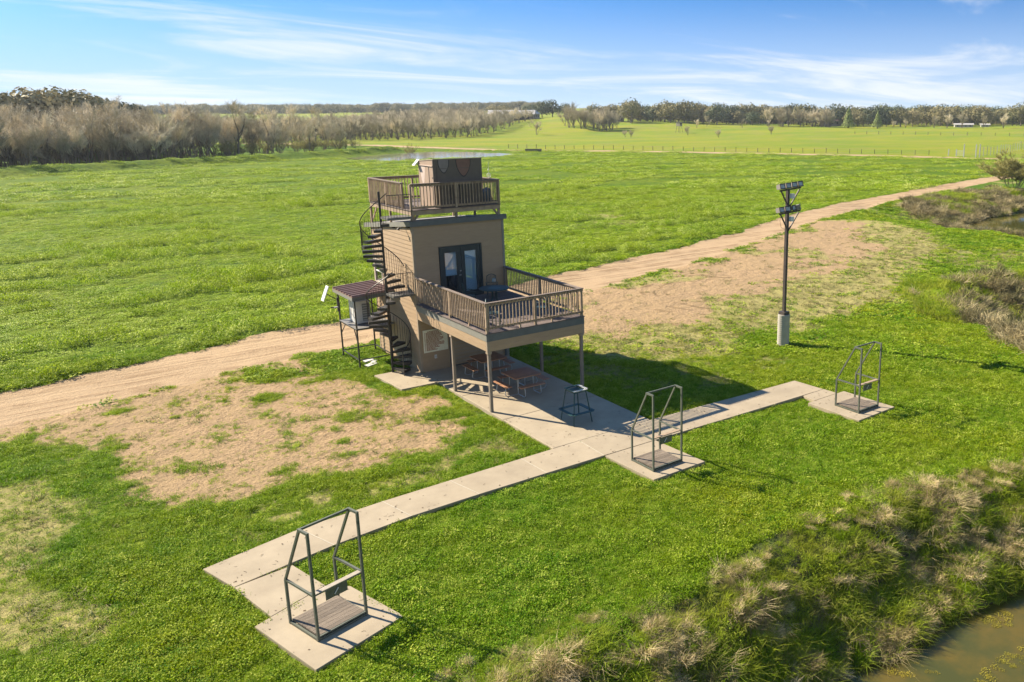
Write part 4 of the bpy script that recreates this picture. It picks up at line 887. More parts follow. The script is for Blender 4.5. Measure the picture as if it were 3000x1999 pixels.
panel(sp2, .36, .72, (0,-1,0), (.28,0,.66)); put('panel_arm', MB().bar((.05,0,-.03),(.50,-.03,-.36),.035), blackm, sp2); put('panel_clamp', MB().box(.47,.575,-.08,.03,-.9,-.25), blackm, sp2)
jb = thing('bracket_arm', 'short black bracket with grey box on the outer leg of the stand', 'bracket', (-1.83,4.72,2.35))
put('arm', MB().bar((0,0,0),(-.34,.02,.05),.04), blackm, jb); put('box', MB().box(-.2,-.02,-.08,.08,.0,.05), M('grey_box', (.25,.25,.24)), jb)
wc = thing('discarded_panels', 'white discarded boards lying on the grass below the stand', 'boards', (-1.15,2.85,-.05))
for k, (x_, y_, rz, w_, h_) in enumerate(((-.12,-.18,.3,.5,.28),(.1,.05,.9,.45,.2),(-.05,.3,.15,.42,.24))):
    put('board', MB().box(-w_/2,w_/2,-h_/2,h_/2,0,.035), whitep, wc, (x_,y_,.02+k*.035), (.05,-.06,rz))

# ================================================================== deck furniture
tt = thing('patio_table', 'round teal cast-metal table on the tower deck', 'table', (2.5,-2.3,3.106))
top = put('table_top', MB().tube([(0,0,.70),(0,0,.735)], .62, 32), teal, tt)
put('table_rim', MB().tube([(.615*math.cos(a),.615*math.sin(a),.722) for a in np.linspace(0,2*math.pi,33)], .02, 6, False), teal, tt)
put('inlay_ring', MB().tube([(0,0,.736),(0,0,.7385)], .27, 24), M('pale_inlay', (.09,.15,.16)), tt)
for k in range(4):
    a = k*math.pi/2+.5; put('leg', MB().tube([(.12*math.cos(a),.12*math.sin(a),.70),(.10*math.cos(a),.10*math.sin(a),.35),(.2*math.cos(a),.2*math.sin(a),.12),(.38*math.cos(a),.38*math.sin(a),.0)], [.03,.024,.024,.03], 7), teal, tt)
put('pedestal_ring', MB().tube([(.13*math.cos(a),.13*math.sin(a),.3) for a in np.linspace(0,2*math.pi,17)], .015, 5, False), teal, tt)
def patio_chair(loc, rz, label):
    c = thing('patio_chair', label, 'chair', loc, rz, 'teal patio chairs on the deck')
    put('seat', MB().box(-.23,.23,-.22,.22,.41,.44), teal, c)
    for x_ in (-.2,.2):
        put('leg', MB().tube([(x_*.95,-.2,.42),(x_,-.24,0)], .017, 6), teal, c)
        put('leg', MB().tube([(x_,.27,0),(x_,.2,.42),(x_*.98,.28,.9)], .017, 6), teal, c)
        put('armrest', MB().tube([(x_*1.2,.24,.63),(x_*1.3,0,.66),(x_*1.2,-.2,.62),(x_,-.2,.42)], .016, 6), teal, c)
    put('top_rail', MB().tube([(-.196,.28,.9),(-.1,.29,.96),(.0,.29,.985),(.1,.29,.96),(.196,.28,.9)], .017, 6), teal, c)
    for k in range(6):
        x_ = -.14+k*.056; put('back_slat', MB().bar((x_,.205,.44),(x_,.285,.94 if 1<k<4 else .92),.018,.01), teal, c)
    put('back_rail', MB().bar((-.2,.235,.62),(.2,.235,.62),.02), teal, c)
    return c
patio_chair((1.62,-1.75,3.106), math.radians(75), 'teal chair left of the round table, in front of the glass doors')
patio_chair((3.15,-.85,3.106), math.radians(-25), 'teal chair behind the round table by the wall')
patio_chair((2.95,-5.5,3.106), math.radians(-140), 'dark chair behind the front rail toward the right corner of the deck')
patio_chair((.95,-5.2,3.106), math.radians(60), 'dark chair behind the rail at the left front corner of the deck')

# ================================================================== picnic tables
def picnic(loc, label):
    t = thing('picnic_table', label, 'picnic table', loc, 0, 'square picnic tables under the deck')
    pmk = MB().box(-.60,.60,0,.228,.715,.755).mesh('table_plank'); pmk.materials.append(redwood)
    for k in range(5): put('table_plank', pmk, None, t, (0,-.59+k*.237,0))
    for (s_, ax) in ((-1,'y'),(1,'y'),(-1,'x'),(1,'x')):
        for k in range(2):
            o_ = s_*(.86+(k-.5)*.135) 
            if ax == 'y': put('bench_plank', MB().box(-.56,.56,o_-.062,o_+.062,.42,.455), redwood, t)
            else: put('bench_plank', MB().box(o_-.062,o_+.062,-.56,.56,.42,.455), redwood, t)
        for e in (-.36,.36):
            P_ = [(.33,.70),(.36,.02),(.48,.015),(.86,.015),(.95,.10),(.90,.42)]
            pts = [(e, s_*a, z) for a, z in P_] if ax == 'y' else [(s_*a, e, z) for a, z in P_]
            put('leg_tube', MB().tube(pts, .019, 6), galv, t)
    return t
picnic((2.22,-1.97,0), 'redwood picnic table nearer the tower wall under the deck')
picnic((2.20,-4.87,0), 'redwood picnic table nearer the open front of the deck shade')

# ================================================================== gun rack on the patio
gr_ = thing('green_rack', 'dark green four-legged rack with notched white rim on the patio', 'rack', (2.03,-9.2,0))
for (sx, sy) in ((-1,-1),(1,-1),(1,1),(-1,1)): put('leg', MB().bar((sx*.40,sy*.44,0),(sx*.24,sy*.28,1.24),.035), darkgreen, gr_)
def ringb(hx, hy, w, z, h, mat, name, par):
    for (a, b) in (((-hx,-hy),(hx,-hy)),((hx,-hy),(hx,hy)),((hx,hy),(-hx,hy)),((-hx,hy),(-hx,-hy))):
        put(name, MB().bar((*a,z),(*b,z),w,h), mat, par)
ringb(.43,.46,.16,.44,.02,darkgreen,'shelf_board',gr_); ringb(.27,.31,.07,1.25,.03,darkgreen,'top_rail',gr_)
put('tray', MB().box(-.24,.24,-.28,.28,1.17,1.19), darkgreen, gr_)
for k in range(9):
    put('rim_notch', MB().box(-.30+k*.068,-.265+k*.068,-.365,-.27,1.266,1.285), whitep, gr_)
    if k < 8: put('rim_notch', MB().box(.23,.325,-.30+k*.075,-.262+k*.075,1.266,1.285), whitep, gr_)

# ================================================================== shooting stands
def stand(loc, rz, label, slats):
    a, b, h1, h2, c = 1.175, 1.107, 1.083, 2.536, .317; w = .052
    s = thing('shooting_stand', label, 'stand', loc, rz, 'green steel shooting stands on their pads')
    for x_ in (0, a):
        put('front_post', MB().bar((x_,0,0),(x_,0,h2-w/2),w), greenm, s)
        put('back_post', MB().bar((x_,b,0),(x_,b,h1),w), greenm, s)
        put('brace', MB().bar((x_,b,h1),(x_,c,h2-w/2),w*.96), greenm, s)
        put('top_arm', MB().bar((x_,-w/2,h2),(x_,c+w/2,h2),w), greenm, s)
        put('side_rail', MB().bar((x_,w/2,h1),(x_,b-w/2,h1),w*.9), greenm, s)
        put('floor_frame', MB().bar((x_,w/2,.04),(x_,b-w/2,.04),w*.9), greenm, s)
    put('top_bar', MB().bar((w/2,c,h2),(a-w/2,c,h2),w*.9), greenm, s)
    for y_ in (0, b): put('floor_frame', MB().bar((w/2,y_,.03),(a-w/2,y_,.03),w*.9), greenm, s)
    put('floor_frame', MB().bar((w/2,0,.095),(a-w/2,0,.095),w*.8,.03), greenm, s)
    n_ = 8; pw = (b-.06)/n_; pk = MB().box(.03,a-.03,0,pw-.007,.075,.112).mesh('floor_plank'); pk.materials.append(plank)
    for k in range(n_): put('floor_plank', pk, None, s, (0,.03+k*pw,0))
    if slats:
        put('shelf_frame', MB().bar((0,.03,h1-.02),(a,.03,h1-.02),.012,.03).bar((0,.135,h1-.02),(a,.135,h1-.02),.012,.03), greenm, s)
        sl_ = MB()
        for k in range(54): sl_.box(.03+k*.0208,.041+k*.0208,.02,.145,h1,h1+.014)
        tag(put('shelf_slats', sl_, M('pale_slat', (.5,.44,.36), rough=.7) if 'pale_slat' not in bpy.data.materials else bpy.data.materials['pale_slat'], s), kind='stuff')
    else:
        put('shelf', MB().box(.02,a-.02,.02,.145,h1-.01,h1+.022), wood, s)
    put('number_plate', MB().box(.30,.82,.06,.075,.80,1.03), greenm, s)
    put('plate_mark', MB().bar((.50,.052,.86),(.60,.052,.98),.018,.014,(0,1,0)), whitep, s)
    return s
stand((-9.42,-16.55,0), .253, 'green steel stand with slatted shelf on the nearest pad, lower left', True)
stand((1.48,-14.46,0), .007, 'green steel stand on the pad straight out from the patio', False)
stand((10.68,-15.39,0), -.007, 'green steel stand on the farthest pad at the right end of the walk', False)

# ================================================================== light pole
lp = thing('light_pole', 'tall dark light pole with two rows of floodlights on a ribbed concrete pier', 'light pole', (15.82,-6.8,-.12))
pr = [(0,0,0)]; rr_ = [.30]; z = 0
for k in range(15): pr += [(0,0,.02+k*.104),(0,0,.09+k*.104)]; rr_ += [.301,.294]
put('pier', MB().tube(pr+[(0,0,1.55)], rr_+[.30], 24), pierm, lp)
put('base_plate', MB().box(-.19,.19,-.19,.19,1.552,1.70), polem, lp)
put('mast', MB().box(-.07,.07,-.07,.07,1.70,7.70), polem, lp)
for r_, zb_ in ((0, 6.58), (1, 7.68)):
    put('crossbar', MB().bar((-.66,-.10,zb_-.03),(.80,-.10,zb_+.05),.06,.07), polem, lp)
    for s_, x_ in ((-1,-.58),(1,.72)): put('brace', MB().bar((x_,-.09,zb_-.03),(.0,-.09,zb_-.88),.045,.06), polem, lp)
    put('junction_box', MB().box(.03,.23,-.24,-.08,zb_-.42,zb_-.2), whitep, lp)
    for k in range(4):
        x_ = -.55+k*.42; tilt = -.25; f = put('floodlight', MB().box(-.16,.16,-.07,.16,.02,.25).box(-.12,.12,.161,.22,.06,.21), lampm, lp, (x_,-.12,zb_+.03+k*.02), (tilt,0,(0,.05,-.1,.0)[k] if r_ else (0,-.1,.25,.6)[k]))
        put('lamp_bezel', MB().box(-.17,.17,-.095,-.0702,.0,.045).box(-.17,.17,-.095,-.0702,.225,.27).box(-.17,-.13,-.085,-.0702,.0452,.2248).box(.13,.17,-.085,-.0702,.0452,.2248), blackm, f)
        put('lamp_lens', MB().box(-.128,.128,-.078,-.0702,.047,.223), lens, f)
    put('cable', MB().tube([(-.5,-.1,zb_),(-.55,-.05,zb_-.35),(-.4,0,zb_-.7),(-.06,-.075,zb_-.85)] if not r_ else [(.2,-.14,zb_-.3),(.3,-.1,zb_-.45),(.1,-.08,zb_-.6)], .008, 4), blackm, lp)

# ================================================================== trees
bark = M('grey_bark', (.17,.14,.105), (.12,.10,.075), scale=3, rough=.9, vary=.3)
twigm = LEAF('twigs', (.50,.435,.30), (.41,.36,.24), (.60,.525,.385), big=.03, trans=.0, inst=.3)
twigg = LEAF('twigs_green', (.31,.30,.10), (.36,.32,.12), None, big=.03, trans=.1, inst=.2)
oakm = LEAF('oak_leaves', (.172,.172,.0731), (.2322,.2064,.0946), (.258,.2193,.1118), big=.02, trans=.1, inst=.25)
oakb = LEAF('oak_leaves_dark', (.09,.115,.06), (.12,.14,.07), None, big=.02, trans=.1, inst=.2)
palem = LEAF('fresh_leaves', (.19,.24,.07), (.22,.26,.09), None, big=.1, trans=.25, inst=.1)
yelm = LEAF('yellow_green_leaves', (.24,.25,.05), (.20,.21,.06), None, big=.1, trans=.2, inst=.1)
def bare_tree(h, spread, stems, seed, twn=9, tw=.045, lv=3, low=.22):
    r = random.Random(seed); tk = MB(); cr = MB(); ends = []
    def grow(p, d, L_, rad_, lev):
        seg = [p]; q = p.copy(); dd = d.copy(); n_ = 3
        for i in range(n_):
            dd = (dd + Vector((r.gauss(0,.14), r.gauss(0,.14), r.gauss(.05,.08)))).normalized(); q = q + dd*L_/n_; seg.append(q.copy())
        (tk if lev < 2 else cr).tube(seg, [rad_*(1-.6*i/n_) for i in range(n_+1)], 5 if lev == 0 else 3, False)
        if lev < lv:
            for k in range(r.choice((3,4,4,5))):
                t = r.uniform(.35, 1.); b = seg[min(int(t*n_), n_-1)].lerp(seg[min(int(t*n_)+1, n_)], t*n_-int(t*n_) if t < 1 else 1)
                nd = (dd + Vector((r.gauss(0,.5)*spread, r.gauss(0,.5)*spread, r.gauss(.1,.25)))).normalized(); grow(b, nd, L_*r.uniform(.45,.75), rad_*.5, lev+1)
        if lev >= 1:
            for k in range(twn if lev > 1 else 4):
                t = r.uniform(.2, 1.); b = seg[0].lerp(seg[-1], t); nd = (dd + Vector((r.gauss(0,.7), r.gauss(0,.7), r.gauss(.25,.4)))).normalized(); l2 = h*r.uniform(.04,.11)
                s_ = nd.cross(Vector((r.gauss(0,1),r.gauss(0,1),r.gauss(0,1)))).normalized()*tw*.5; cr.add([b-s_, b+s_, b+nd*l2], [(0,1,2)])
    for k in range(stems):
        a = r.uniform(0,6.28); o_ = .25*(stems > 1)
        grow(Vector((math.cos(a)*o_, math.sin(a)*o_, -.3)), Vector((math.cos(a)*.25*spread, math.sin(a)*.25*spread, 1)).normalized(), h*.52*r.uniform(.85,1.1), h*.018/math.sqrt(stems)*1.3, 0)
    return tk.mesh('trunk'), cr.mesh('crown')
def leaf_tree(h, w, seed, nl=700, size=.5, trunk=.28, lobes=9, mat=None, cone=False, top=.72):
    r = random.Random(seed); tk = MB(); cr = MB()
    tk.tube([(0,0,-.5),(0,0,h*trunk),(r.gauss(0,.2),0,h*.6)], [h*.035,h*.026,h*.012], 6, False)
    L_ = []
    for k in range(lobes):
        a = 2.4*k+r.uniform(-.4,.4); d = w*.5*r.uniform(.25,.68); zc_ = h*r.uniform(trunk+.14, top); L_.append((Vector((math.cos(a)*d, math.sin(a)*d, zc_)), w*r.uniform(.19,.30)))
        tk.tube([(0,0,h*trunk*.9), tuple(L_[-1][0]*.6+Vector((0,0,h*.15))), tuple(L_[-1][0])], [h*.014,h*.01,h*.004], 4, False)
    L_.append((Vector((0,0,h*(top+.02))), w*.26))
    for i in range(nl):
        if cone:
            t = r.random()**.7; z_ = h*(1-t*.93); rr2 = w*.5*t*math.sqrt(r.random()); a = r.uniform(0,6.28); p = Vector((rr2*math.cos(a), rr2*math.sin(a), z_)); n_ = Vector((math.cos(a),math.sin(a),.5))
        else:
            c, rd = r.choice(L_); n_ = Vector((r.gauss(0,1),r.gauss(0,1),r.gauss(.15,.8))).normalized(); p = c + Vector((n_.x*rd, n_.y*rd, n_.z*rd*.78))*r.uniform(.75,1.08)
            if p.z < h*trunk*.75: p.z = h*trunk*.75 + r.random()*.4
        n_ = (n_ + Vector((r.gauss(0,.3),r.gauss(0,.3),r.gauss(0,.3)))).normalized(); t_ = n_.orthogonal().normalized(); t_.rotate(Matrix.Rotation(r.uniform(0,6.28),3,n_)); b_ = n_.cross(t_); s_ = size*r.uniform(.6,1.3)
        cr.add([p-t_*s_*.5, p-b_*s_*.4, p+t_*s_*.5, p+b_*s_*.4], [(0,1,2,3)])
    return tk.mesh('trunk'), cr.mesh('crown')
def polar(b, R): b = math.radians(b); return CAM[0]+R*math.sin(b), CAM[1]+R*math.cos(b)
def tree(pair, mats, x, y, s, label, cat='tree', group=None, name='bare_tree', dz=0, zs=1):
    z = float(H(np.array([x]), np.array([y]))[0]); t = thing(name, label, cat, (x,y,z+dz), random.uniform(0,6.28), group); t.scale = (s,s,s*zs)
    for me, m_, nm in zip(pair, mats, ('trunk','crown')):
        if not me.materials: me.materials.append(m_)
        put(nm, me, None, t)
    return t
BARE = [bare_tree(10.2, .62, 5, 900+k, 9, .05) for k in range(5)] + [bare_tree(10.2, .55, 3, 910+k, 12, .05) for k in range(3)]
BIGB = [bare_tree(15.5, 1.15, 1, 920+k, 6, .07, lv=4) for k in range(3)]
OAKS = [leaf_tree(13, 15.5, 930+k, 1300, .9, trunk=.17, lobes=13, top=.70) for k in range(5)]
OAKD = [leaf_tree(13, 14.5, 940+k, 1300, .9, trunk=.17, lobes=12, top=.70) for k in range(2)]
def in_strip(line, depth, spacing, jitter=.45, skew=(0,1)):
    out = []; L_ = 0
    for (x0,y0),(x1,y1) in zip(line, line[1:]):
        l_ = math.hypot(x1-x0, y1-y0); n_ = max(1, int(l_/spacing)); nx, ny = -(y1-y0)/l_, (x1-x0)/l_
        for i in range(n_):
            for j in range(int(depth/spacing)):
                t = (i+random.uniform(-jitter,jitter)+.5)/n_; d = (j+random.uniform(-jitter,jitter)+.4)*spacing; out.append((x0+(x1-x0)*t+nx*d, y0+(y1-y0)*t+ny*d, j))
    return out
LW = [(-44,158),(-11,173),(-2.5,177),(10,185),(19.5,188),(34,207),(44,213)]
P1 = in_strip(LW, 22, 3.7); P1 = [p for p in P1 if p[0] > -26][:130]
for (x, y, j) in P1:
    tree(random.choice(BARE), (bark, twigm), x, y, random.uniform(.82,1.15), 'bare grey-brown tree in the dense wood left of the field', group='bare trees of the left-hand wood')
SINK = 0
def stuff_trees(name, pts, pairs, mats, scales, label):
    vs = []
    for k, (tk, cr) in enumerate(pairs):
        mb = bpy.data.meshes.new(name+'_tree'); 
        vt = [v.co[:] for v in tk.vertices]+[v.co[:] for v in cr.vertices]; o_ = len(tk.vertices)
        fs = [tuple(p.vertices) for p in tk.polygons]+[tuple(i+o_ for i in p.vertices) for p in cr.polygons]
        mb.from_pydata(vt, [], fs); mb.materials.append(mats[0]); mb.materials.append(mats[1]); nt = len(tk.polygons)
        mi = np.zeros(len(fs), np.int32); mi[nt:] = 1; mb.polygons.foreach_set('material_index', mi); vs.append((mb, None))
    p = np.array(pts, float)[:, :2]; z = H(p[:,0], p[:,1])
    return scatter(name, np.column_stack([p, z-SINK]), scales, vs, label, 'wood', tilt=.03)
P2 = in_strip([(p[0]-7, p[1]+20) for p in LW], 75, 4.6)
stuff_trees('left_wood', P2, BARE, (bark, twigm), RNG.uniform(.85,1.2,len(P2)), 'deep mass of bare grey-brown wood behind the first trees on the left')
# middle thicket right of the wood, with willow scrub
P3 = in_strip([(39,214),(49,206),(63,217),(77,223)], 60, 8.5)
for (x, y, j) in P3[:40]: tree(random.choice(BARE), (bark, twigm), x, y, random.uniform(.6,1.0), 'bare grey tree in the open thicket between wood and pond', group='bare trees of the middle thicket')
WIL = [bare_tree(4.4, 1.6, 7, 960+k, 11, .06, lv=2) for k in range(3)]
for k in range(26):
    t = random.random(); x = 36+ (78-36)*t; y = 208+18*t+random.uniform(-3,6)
    tree(random.choice(WIL), (bark, twigg), x, y, random.uniform(.8,1.3), 'low olive-green willow shrub at the foot of the thicket', 'shrub', 'willow shrubs at the thicket edge', 'willow_shrub')
P3b = in_strip([(30,270),(112,330)], 140, 11)
stuff_trees('middle_wood', P3b, BARE, (bark, twigm), RNG.uniform(.7,1.1,len(P3b)), 'thin bare wood behind the middle thicket')
# centre grove
GL = [(97,300),(112.7,303),(169.6,331),(229.3,405),(290,478)]
P4 = in_strip(GL, 22, 7.2, .25)
for (x, y, j) in P4[:100]: tree(random.choice(BARE), (bark, twigm), x, y, random.uniform(.75,.98)*(1-.18*min(1,max(0,(x-150)/120))), 'bare tree at the front of the planted grove beyond the far track', group='bare trees of the centre grove')
P4b = in_strip([(p[0]-14, p[1]+20) for p in GL], 70, 6.4, .25)
P4b = [p for p in P4b if math.degrees(math.atan2(p[0]-CAM[0], p[1]-CAM[1])) < 27.0]
stuff_trees('centre_grove', P4b, BARE, (bark, twigm), RNG.uniform(.75,.95,len(P4b)), 'planted rows of bare trees behind the front of the centre grove')
# right grove
for k in range(32):
    x, y = polar(random.uniform(32.4,36.2), random.uniform(470,505)); tree(random.choice(BARE), (bark, twigm), x, y, random.uniform(.85,1.2), 'pale bare tree in the small grove on the rise', group='bare trees of the small right grove')
# big trees above the left wood
for (b, R, s) in ((.6,235,1.05),(2.6,250,1.0),(4.4,245,1.15),(5.6,262,1.0),(3.4,270,1.1),(1.6,262,1.05),(12.2,245,1.0),(10.9,250,.92),(13.8,252,.9),(12.9,290,.95),(15.3,290,.95),(16.6,300,.92),(23.2,420,.9)):
    x, y = polar(b, R); tree(random.choice(BIGB), (bark, twigm), x, y, s, 'tall spreading bare tree rising above the bare woods', group='tall bare trees above the woods')
OAKL = [leaf_tree(13, 15.5, 950+k, 7500, .8, trunk=.2, lobes=14, top=.70) for k in range(3)]
for (b, R, s) in ((1.1,275,1.34),(2.4,285,1.42),(3.6,292,1.46),(4.6,300,1.4)):
    x, y = polar(b, R); tree(random.choice(OAKL), (bark, oakm), x, y, s, 'greyish-green oak towering over the left-hand wood', group='oaks behind the left-hand wood', name='oak_tree')
OAKN = leaf_tree(13, 14.5, 958, 7500, .8, trunk=.2, lobes=12, top=.70)
x, y = polar(6.1, 285); tree(OAKN, (bark, oakb), x, y, 1.18, 'dark rounded evergreen oak above the left-hand wood', name='oak_tree')
OAKY = leaf_tree(12, 10, 959, 4500, .7, lobes=10)
x, y = polar(7.35, 255); tree(OAKY, (bark, yelm), x, y, .9, 'yellow-green leafy tree rising from the left-hand wood', name='leafy_tree')
# oaks on the right-hand ridge
ol_ = 'evergreen oak in the dark belt along the right-hand skyline'
row = []
for k in range(118):
    b = 38.2 + 25.6*(k+random.uniform(-.6,.6))/118; R = random.uniform(560, 640) if b > 43 else random.uniform(556, 605); row.append((b, R))
for k in range(15): row.append((random.uniform(34.6,39.0), random.uniform(575,640)))
for (b, R) in row:
    x, y = polar(b, R); d_ = random.random() < .25
    tree(random.choice(OAKD if d_ else OAKS), (bark, oakb if d_ else oakm), x, y, random.uniform(.72,1.22), ol_, group='oaks along the right-hand skyline', name='oak_tree')
for (b, R, s) in ((27.9,640,.95),(30.2,610,.85),(31.0,625,1.0),(31.7,630,1.05),(32.5,640,.82),(28.6,660,.9)):
    x, y = polar(b, R); tree(OAKD[1] if b > 30 else OAKS[0], (bark, oakb if b > 30 else oakm), x, y, s, 'oak standing on the low hill by the white barn', group='oaks by the barn', name='oak_tree')
x, y = polar(37.0, 560); tree(OAKS[4], (bark, oakm), x, y, 1.35, 'tallest oak, at the left end of the skyline belt', name='oak_tree')
# bare thicket in front of the oaks, two pale conical trees
for k in range(26):
    x, y = polar(random.uniform(46.2,50.6), random.uniform(540,556)); tree(random.choice(BARE), (bark, twigm), x, y, random.uniform(.85,1.15), 'bare brown tree in the thicket before the skyline oaks', group='bare thicket before the oaks')
CON = leaf_tree(12, 8.5, 970, 900, .8, cone=True)
x, y = polar(51.7, 535); tree(CON, (bark, palem), x, y, 1.12, 'pale green conical tree, the larger and left of two', name='conical_tree')
CON2 = leaf_tree(12, 9, 971, 900, .8, cone=True)
x, y = polar(53.6, 530); tree(CON2, (bark, palem), x, y, .92, 'pale green conical tree, the smaller and right of two', name='conical_tree')
for (b, R, s) in ((54.6,540,.5),(55.4,545,.55),(57.2,540,.7),(58.0,545,.8),(58.9,540,.95),(60.2,535,.8),(61.4,540,.85)):
    x, y = polar(b, R); tree(random.choice(BARE), (bark, twigm), x, y, s, 'small bare tree standing before the right-hand oaks', group='small bare trees before the oaks')
for (b, R, s) in ((36.6,395,.35),(37.0,395,.36),(40.9,430,.45),(43.0,400,.4),(41.5,500,.55),(46.6,440,.5),(42.2,520,.6),(44.6,520,.5),(30.6,430,.75)):
    x, y = polar(b, R); tree(random.choice(BARE), (bark, twigm), x, y, s, 'small lone bare tree out in the far pasture', group='small lone trees in the far pasture')
x, y = polar(22.35, 238); tree(WIL[0], (bark, twigg), x, y, 1.0, 'rounded olive shrub beside the far pond', 'shrub', name='round_shrub')
RB = bare_tree(5.2, 1.7, 10, 981, 22, .035, lv=3)
tree(RB, (bark, twigg), 106.5, 29.6, 1.5, 'large sprawling olive-green shrub at the right edge beside the track', 'shrub', name='sprawling_shrub', dz=-.3, zs=.85)
SINK = 2.6
# far wooded skyline on the left
n_ = 900; b = RNG.uniform(-4, 31, n_); R = RNG.uniform(1150, 1500, n_); br = np.radians(b)
pts = np.stack([CAM[0]+R*np.sin(br), CAM[1]+R*np.cos(br)], -1)
stuff_trees('far_woods', pts, OAKS, (bark, oakm), RNG.uniform(.8,1.3,n_), 'continuous far-off belt of woods along the left and centre skyline')
n_ = 420; b = RNG.uniform(37, 67, n_); R = RNG.uniform(640, 820, n_); br = np.radians(b)
pts = np.stack([CAM[0]+R*np.sin(br), CAM[1]+R*np.cos(br)], -1)
stuff_trees('ridge_woods', pts, OAKS, (bark, oakm), RNG.uniform(.85,1.15,n_), 'oak wood filling the ridge behind the first row of oaks')

ORD = ['first','second','third','fourth','fifth','sixth','seventh','eighth','ninth','tenth','eleventh','twelfth','thirteenth','fourteenth']
def ordinal(group, text):
    L_ = [o for o in COL.objects if o.get('group') == group and o.parent is None]
    L_.sort(key=lambda o: math.atan2(o.location.x-CAM[0], o.location.y-CAM[1]))
    for o, w_ in zip(L_, ORD): o['label'] = text % w_
ordinal('tall bare trees above the woods', 'tall spreading bare tree above the woods, %s such from the left')
ordinal('oaks behind the left-hand wood', 'grey-green oak towering over the left-hand wood, %s from the left')
ordinal('oaks by the barn', 'oak on the low hill by the white barn, %s from the left')
ordinal('small bare trees before the oaks', 'small bare tree before the right-hand oaks, %s from the left')
ordinal('small lone trees in the far pasture', 'small lone bare tree out in the far pasture, %s from the left')

# ================================================================== haze
hm = bpy.data.materials.new('thin_haze'); hn, hl = nodes(hm); hn.remove(hn['Principled BSDF']); pv = hn.new('ShaderNodeVolumePrincipled')
pv.inputs['Color'].default_value = (.80,.89,1,1); pv.inputs['Density'].default_value = HAZE; pv.inputs['Anisotropy'].default_value = .2; hl.new(pv.outputs[0], hn['Material Output'].inputs['Volume'])
tag(put('haze', MB().box(-9500,9500,-9500,9500,-4,34), hm), 'thin pale haze in the air over the whole valley', 'haze', kind='stuff')

# ================================================================== far buildings
whiteroof = M('white_metal_roof', (.45,.4275,.39), rough=.5, vary=.02); tanwall = M('tan_wall', (.3375,.2925,.2325), rough=.8, vary=.02)
def building(b, R, w, d, h, rh, label, cat, rz, name='house', roofm=None, open_=False, wins=3):
    x, y = polar(b, R); z = float(H(np.array([x]), np.array([y]))[0])-.2
    t = thing(name, label, cat, (x,y,z), rz)
    if open_:
        for k in range(6):
            for s_ in (-1,1): put('post', MB().box(-w/2+k*w/5-.15,-w/2+k*w/5+.15,s_*d/2-.15,s_*d/2+.15,0,h), tanwall, t)
        put('back_wall', MB().box(-w/2+.2,w/2-.2,d/2-.5,d/2-.2,0,h), dark, t)
    else: put('wall', MB().box(-w/2,w/2,-d/2,d/2,0,h).add([(-w/2,-d/2,h),(-w/2,d/2,h),(-w/2,0,h+rh-.1),(w/2,-d/2,h),(w/2,d/2,h),(w/2,0,h+rh-.1)],[(0,1,2),(5,4,3)]), tanwall if name != 'shed' else whiteroof, t)
    e = .6; put('roof', MB().add([(-w/2-e,-d/2-e,h-.1),(w/2+e,-d/2-e,h-.1),(w/2+e,0,h+rh),(-w/2-e,0,h+rh),(w/2+e,d/2+e,h-.1),(-w/2-e,d/2+e,h-.1),(-w/2-e,-d/2-e,h+.1),(w/2+e,-d/2-e,h+.1),(w/2+e,0,h+rh+.2),(-w/2-e,0,h+rh+.2),(w/2+e,d/2+e,h+.1),(-w/2-e,d/2+e,h+.1)], [(0,3,2,1),(3,5,4,2),(6,7,8,9),(9,8,10,11),(0,1,7,6),(5,11,10,4),(1,2,8,7),(2,4,10,8),(0,6,9,3),(3,9,11,5)]), roofm or whiteroof, t)
    if not open_:
        for k in range(wins): put('window', MB().box(-w/2+(k+.7)*w/(wins+.4)-.5,-w/2+(k+.7)*w/(wins+.4)+.5,-d/2-.05,-d/2,h*.4,h*.8), dark, t)
    return t
FZ = -YAW
building(29.0, 590, 31, 14, 4.4, 2.6, 'long low white-roofed open barn at the foot of the hill', 'barn', FZ+.12, 'barn', open_=True)
building(30.3, 600, 9, 8, 3.6, 2.8, 'small pale gabled house to the right of the barn', 'house', FZ+1.2)
building(36.0, 610, 9, 7, 3.2, 2.2, 'small white house among the left end of the skyline oaks', 'house', FZ+.5)
building(50.5, 572, 12, 8, 3.4, 1.8, 'low house with pale roof half hidden in the skyline oaks', 'house', FZ+.2, roofm=M('red_grey_roof', (.5,.34,.30)))
building(59.0, 560, 11, 4, 1.6, .8, 'long low white shed under the right-hand oaks', 'shed', FZ-.2, 'shed', wins=4)
building(60.3, 566, 5, 3, 1.4, .7, 'short white shed right of the long one', 'shed', FZ-.2, 'shed', wins=2)
# raised hunting blind
x, y = polar(40.3, 455); z = float(H(np.array([x]), np.array([y]))[0])
hb = thing('hunting_blind', 'box-shaped hunting blind on stilts in the far pasture', 'blind', (x,y,z), .3)
for sx in (-1,1):
    for sy in (-1,1): put('leg', MB().bar((sx*1.4,sy*1.4,0),(sx*.9,sy*.9,3.4),.16), bark, hb)
put('hut', MB().box(-1.2,1.2,-1.2,1.2,3.4,5.6), tanwall, hb); put('roof', MB().box(-1.4,1.4,-1.4,1.4,5.601,5.8), bark, hb); put('lookout_slot', MB().box(-.8,.8,-1.25,-1.201,4.5,5.0), dark, hb)
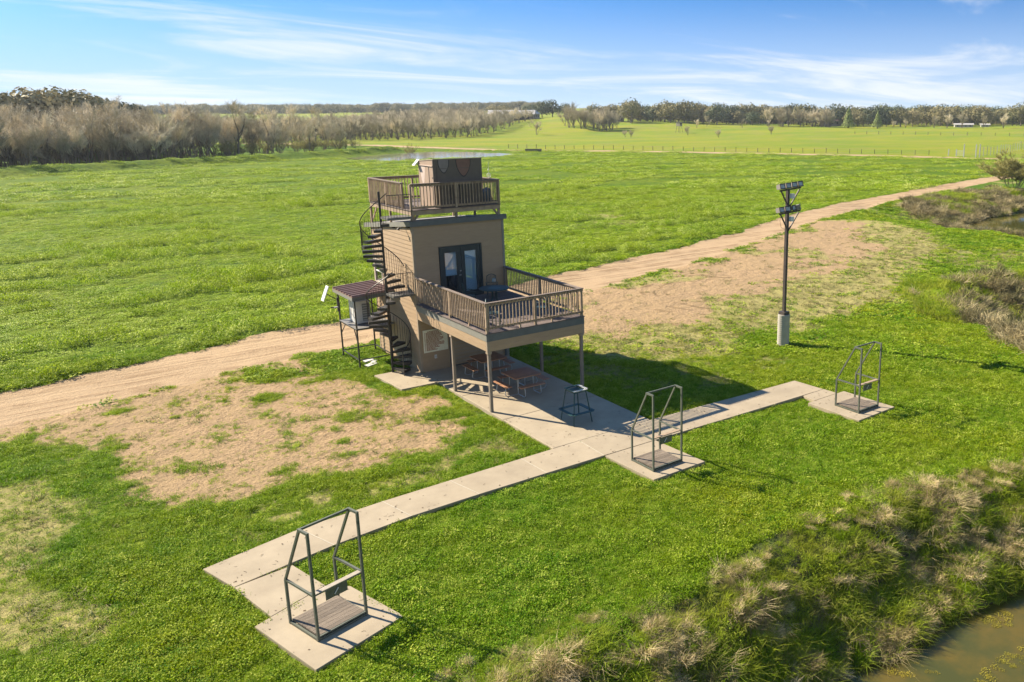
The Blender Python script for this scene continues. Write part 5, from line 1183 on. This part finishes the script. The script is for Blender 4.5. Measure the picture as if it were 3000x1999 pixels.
# dark culvert box by the far track
cv3 = thing('concrete_trough', 'long grey trough lying beside the far track', 'trough', (112.9,182.7,-.1), math.atan2(-2.73,3.28)); put('trough_side', MB().box(-2.4,2.4,-.6,-.45,0,.75), M('grey_trough', (.16,.14,.12)), cv3); put('trough_side', MB().box(-2.4,2.4,.45,.6,0,.75), bpy.data.materials['grey_trough'], cv3); put('trough_floor', MB().box(-2.4,2.4,-.449,.449,0,.2), bpy.data.materials['grey_trough'], cv3)

# ================================================================== fences
fpm = M('fence_post_wood', (.10,.085,.065), (.14,.12,.095), rough=.9, vary=.3)
def fence(name, pts, sp, h, label, wires, pw=.12, gal=False):
    t = thing(name, label, 'fence'); me = MB().box(-pw/2,pw/2,-pw/2,pw/2,-.3,h).mesh('fence_post'); me.materials.append(galv if gal else fpm)
    wl3 = [[] for _ in range(wires)]
    for (x0,y0),(x1,y1) in zip(pts, pts[1:]):
        L_ = math.hypot(x1-x0,y1-y0); n_ = max(1,int(L_/sp))
        for i in range(n_):
            x = x0+(x1-x0)*i/n_; y = y0+(y1-y0)*i/n_; z = float(H(np.array([x]), np.array([y]))[0])
            o = put('fence_post', me, None, t, (x,y,z), (random.gauss(0,.03),random.gauss(0,.03),random.random())); o.scale[2] = random.uniform(.9,1.12)
            for k in range(wires): wl3[k].append((x,y,z+h*(.2+.78*k/max(1,wires-1))))
    for w_ in wl3: put('wire', MB().tube(w_, .014, 3, False), galv, t)
fence('track_fence', [(118,207),(139,173),(159,135),(175,110.5),(184.5,91)], 3.1, 1.25, 'post and wire fence along the far track', 3)
fence('pasture_fence', [(341,242),(361.5,197),(374,167),(392,140)], 5.5, 1.5, 'post fence far out in the right-hand pasture', 2, .2)
fence('paddock_fence', [(185,80.6),(205,86),(240,96)], 3.0, 2.3, 'tall grey mesh fence running off beyond the track corner', 5, .11, True)
gt = thing('pipe_gate', 'grey pipe gate with tall posts at the bend of the far track', 'gate')
for (x, y, h) in ((185.1,89.7,1.8),(183.6,86.5,1.8),(181.9,83.3,3.3),(184.1,81.2,3.3),(184.9,80.6,3.3)):
    z = float(H(np.array([x]), np.array([y]))[0]); put('gate_post', MB().box(-.1,.1,-.1,.1,-.2,h), galv, gt, (x,y,z))
for k in range(5): put('gate_bar', MB().bar((183.6,86.5,.3+k*.3),(181.9,83.3,.3+k*.3),.05), galv, gt)
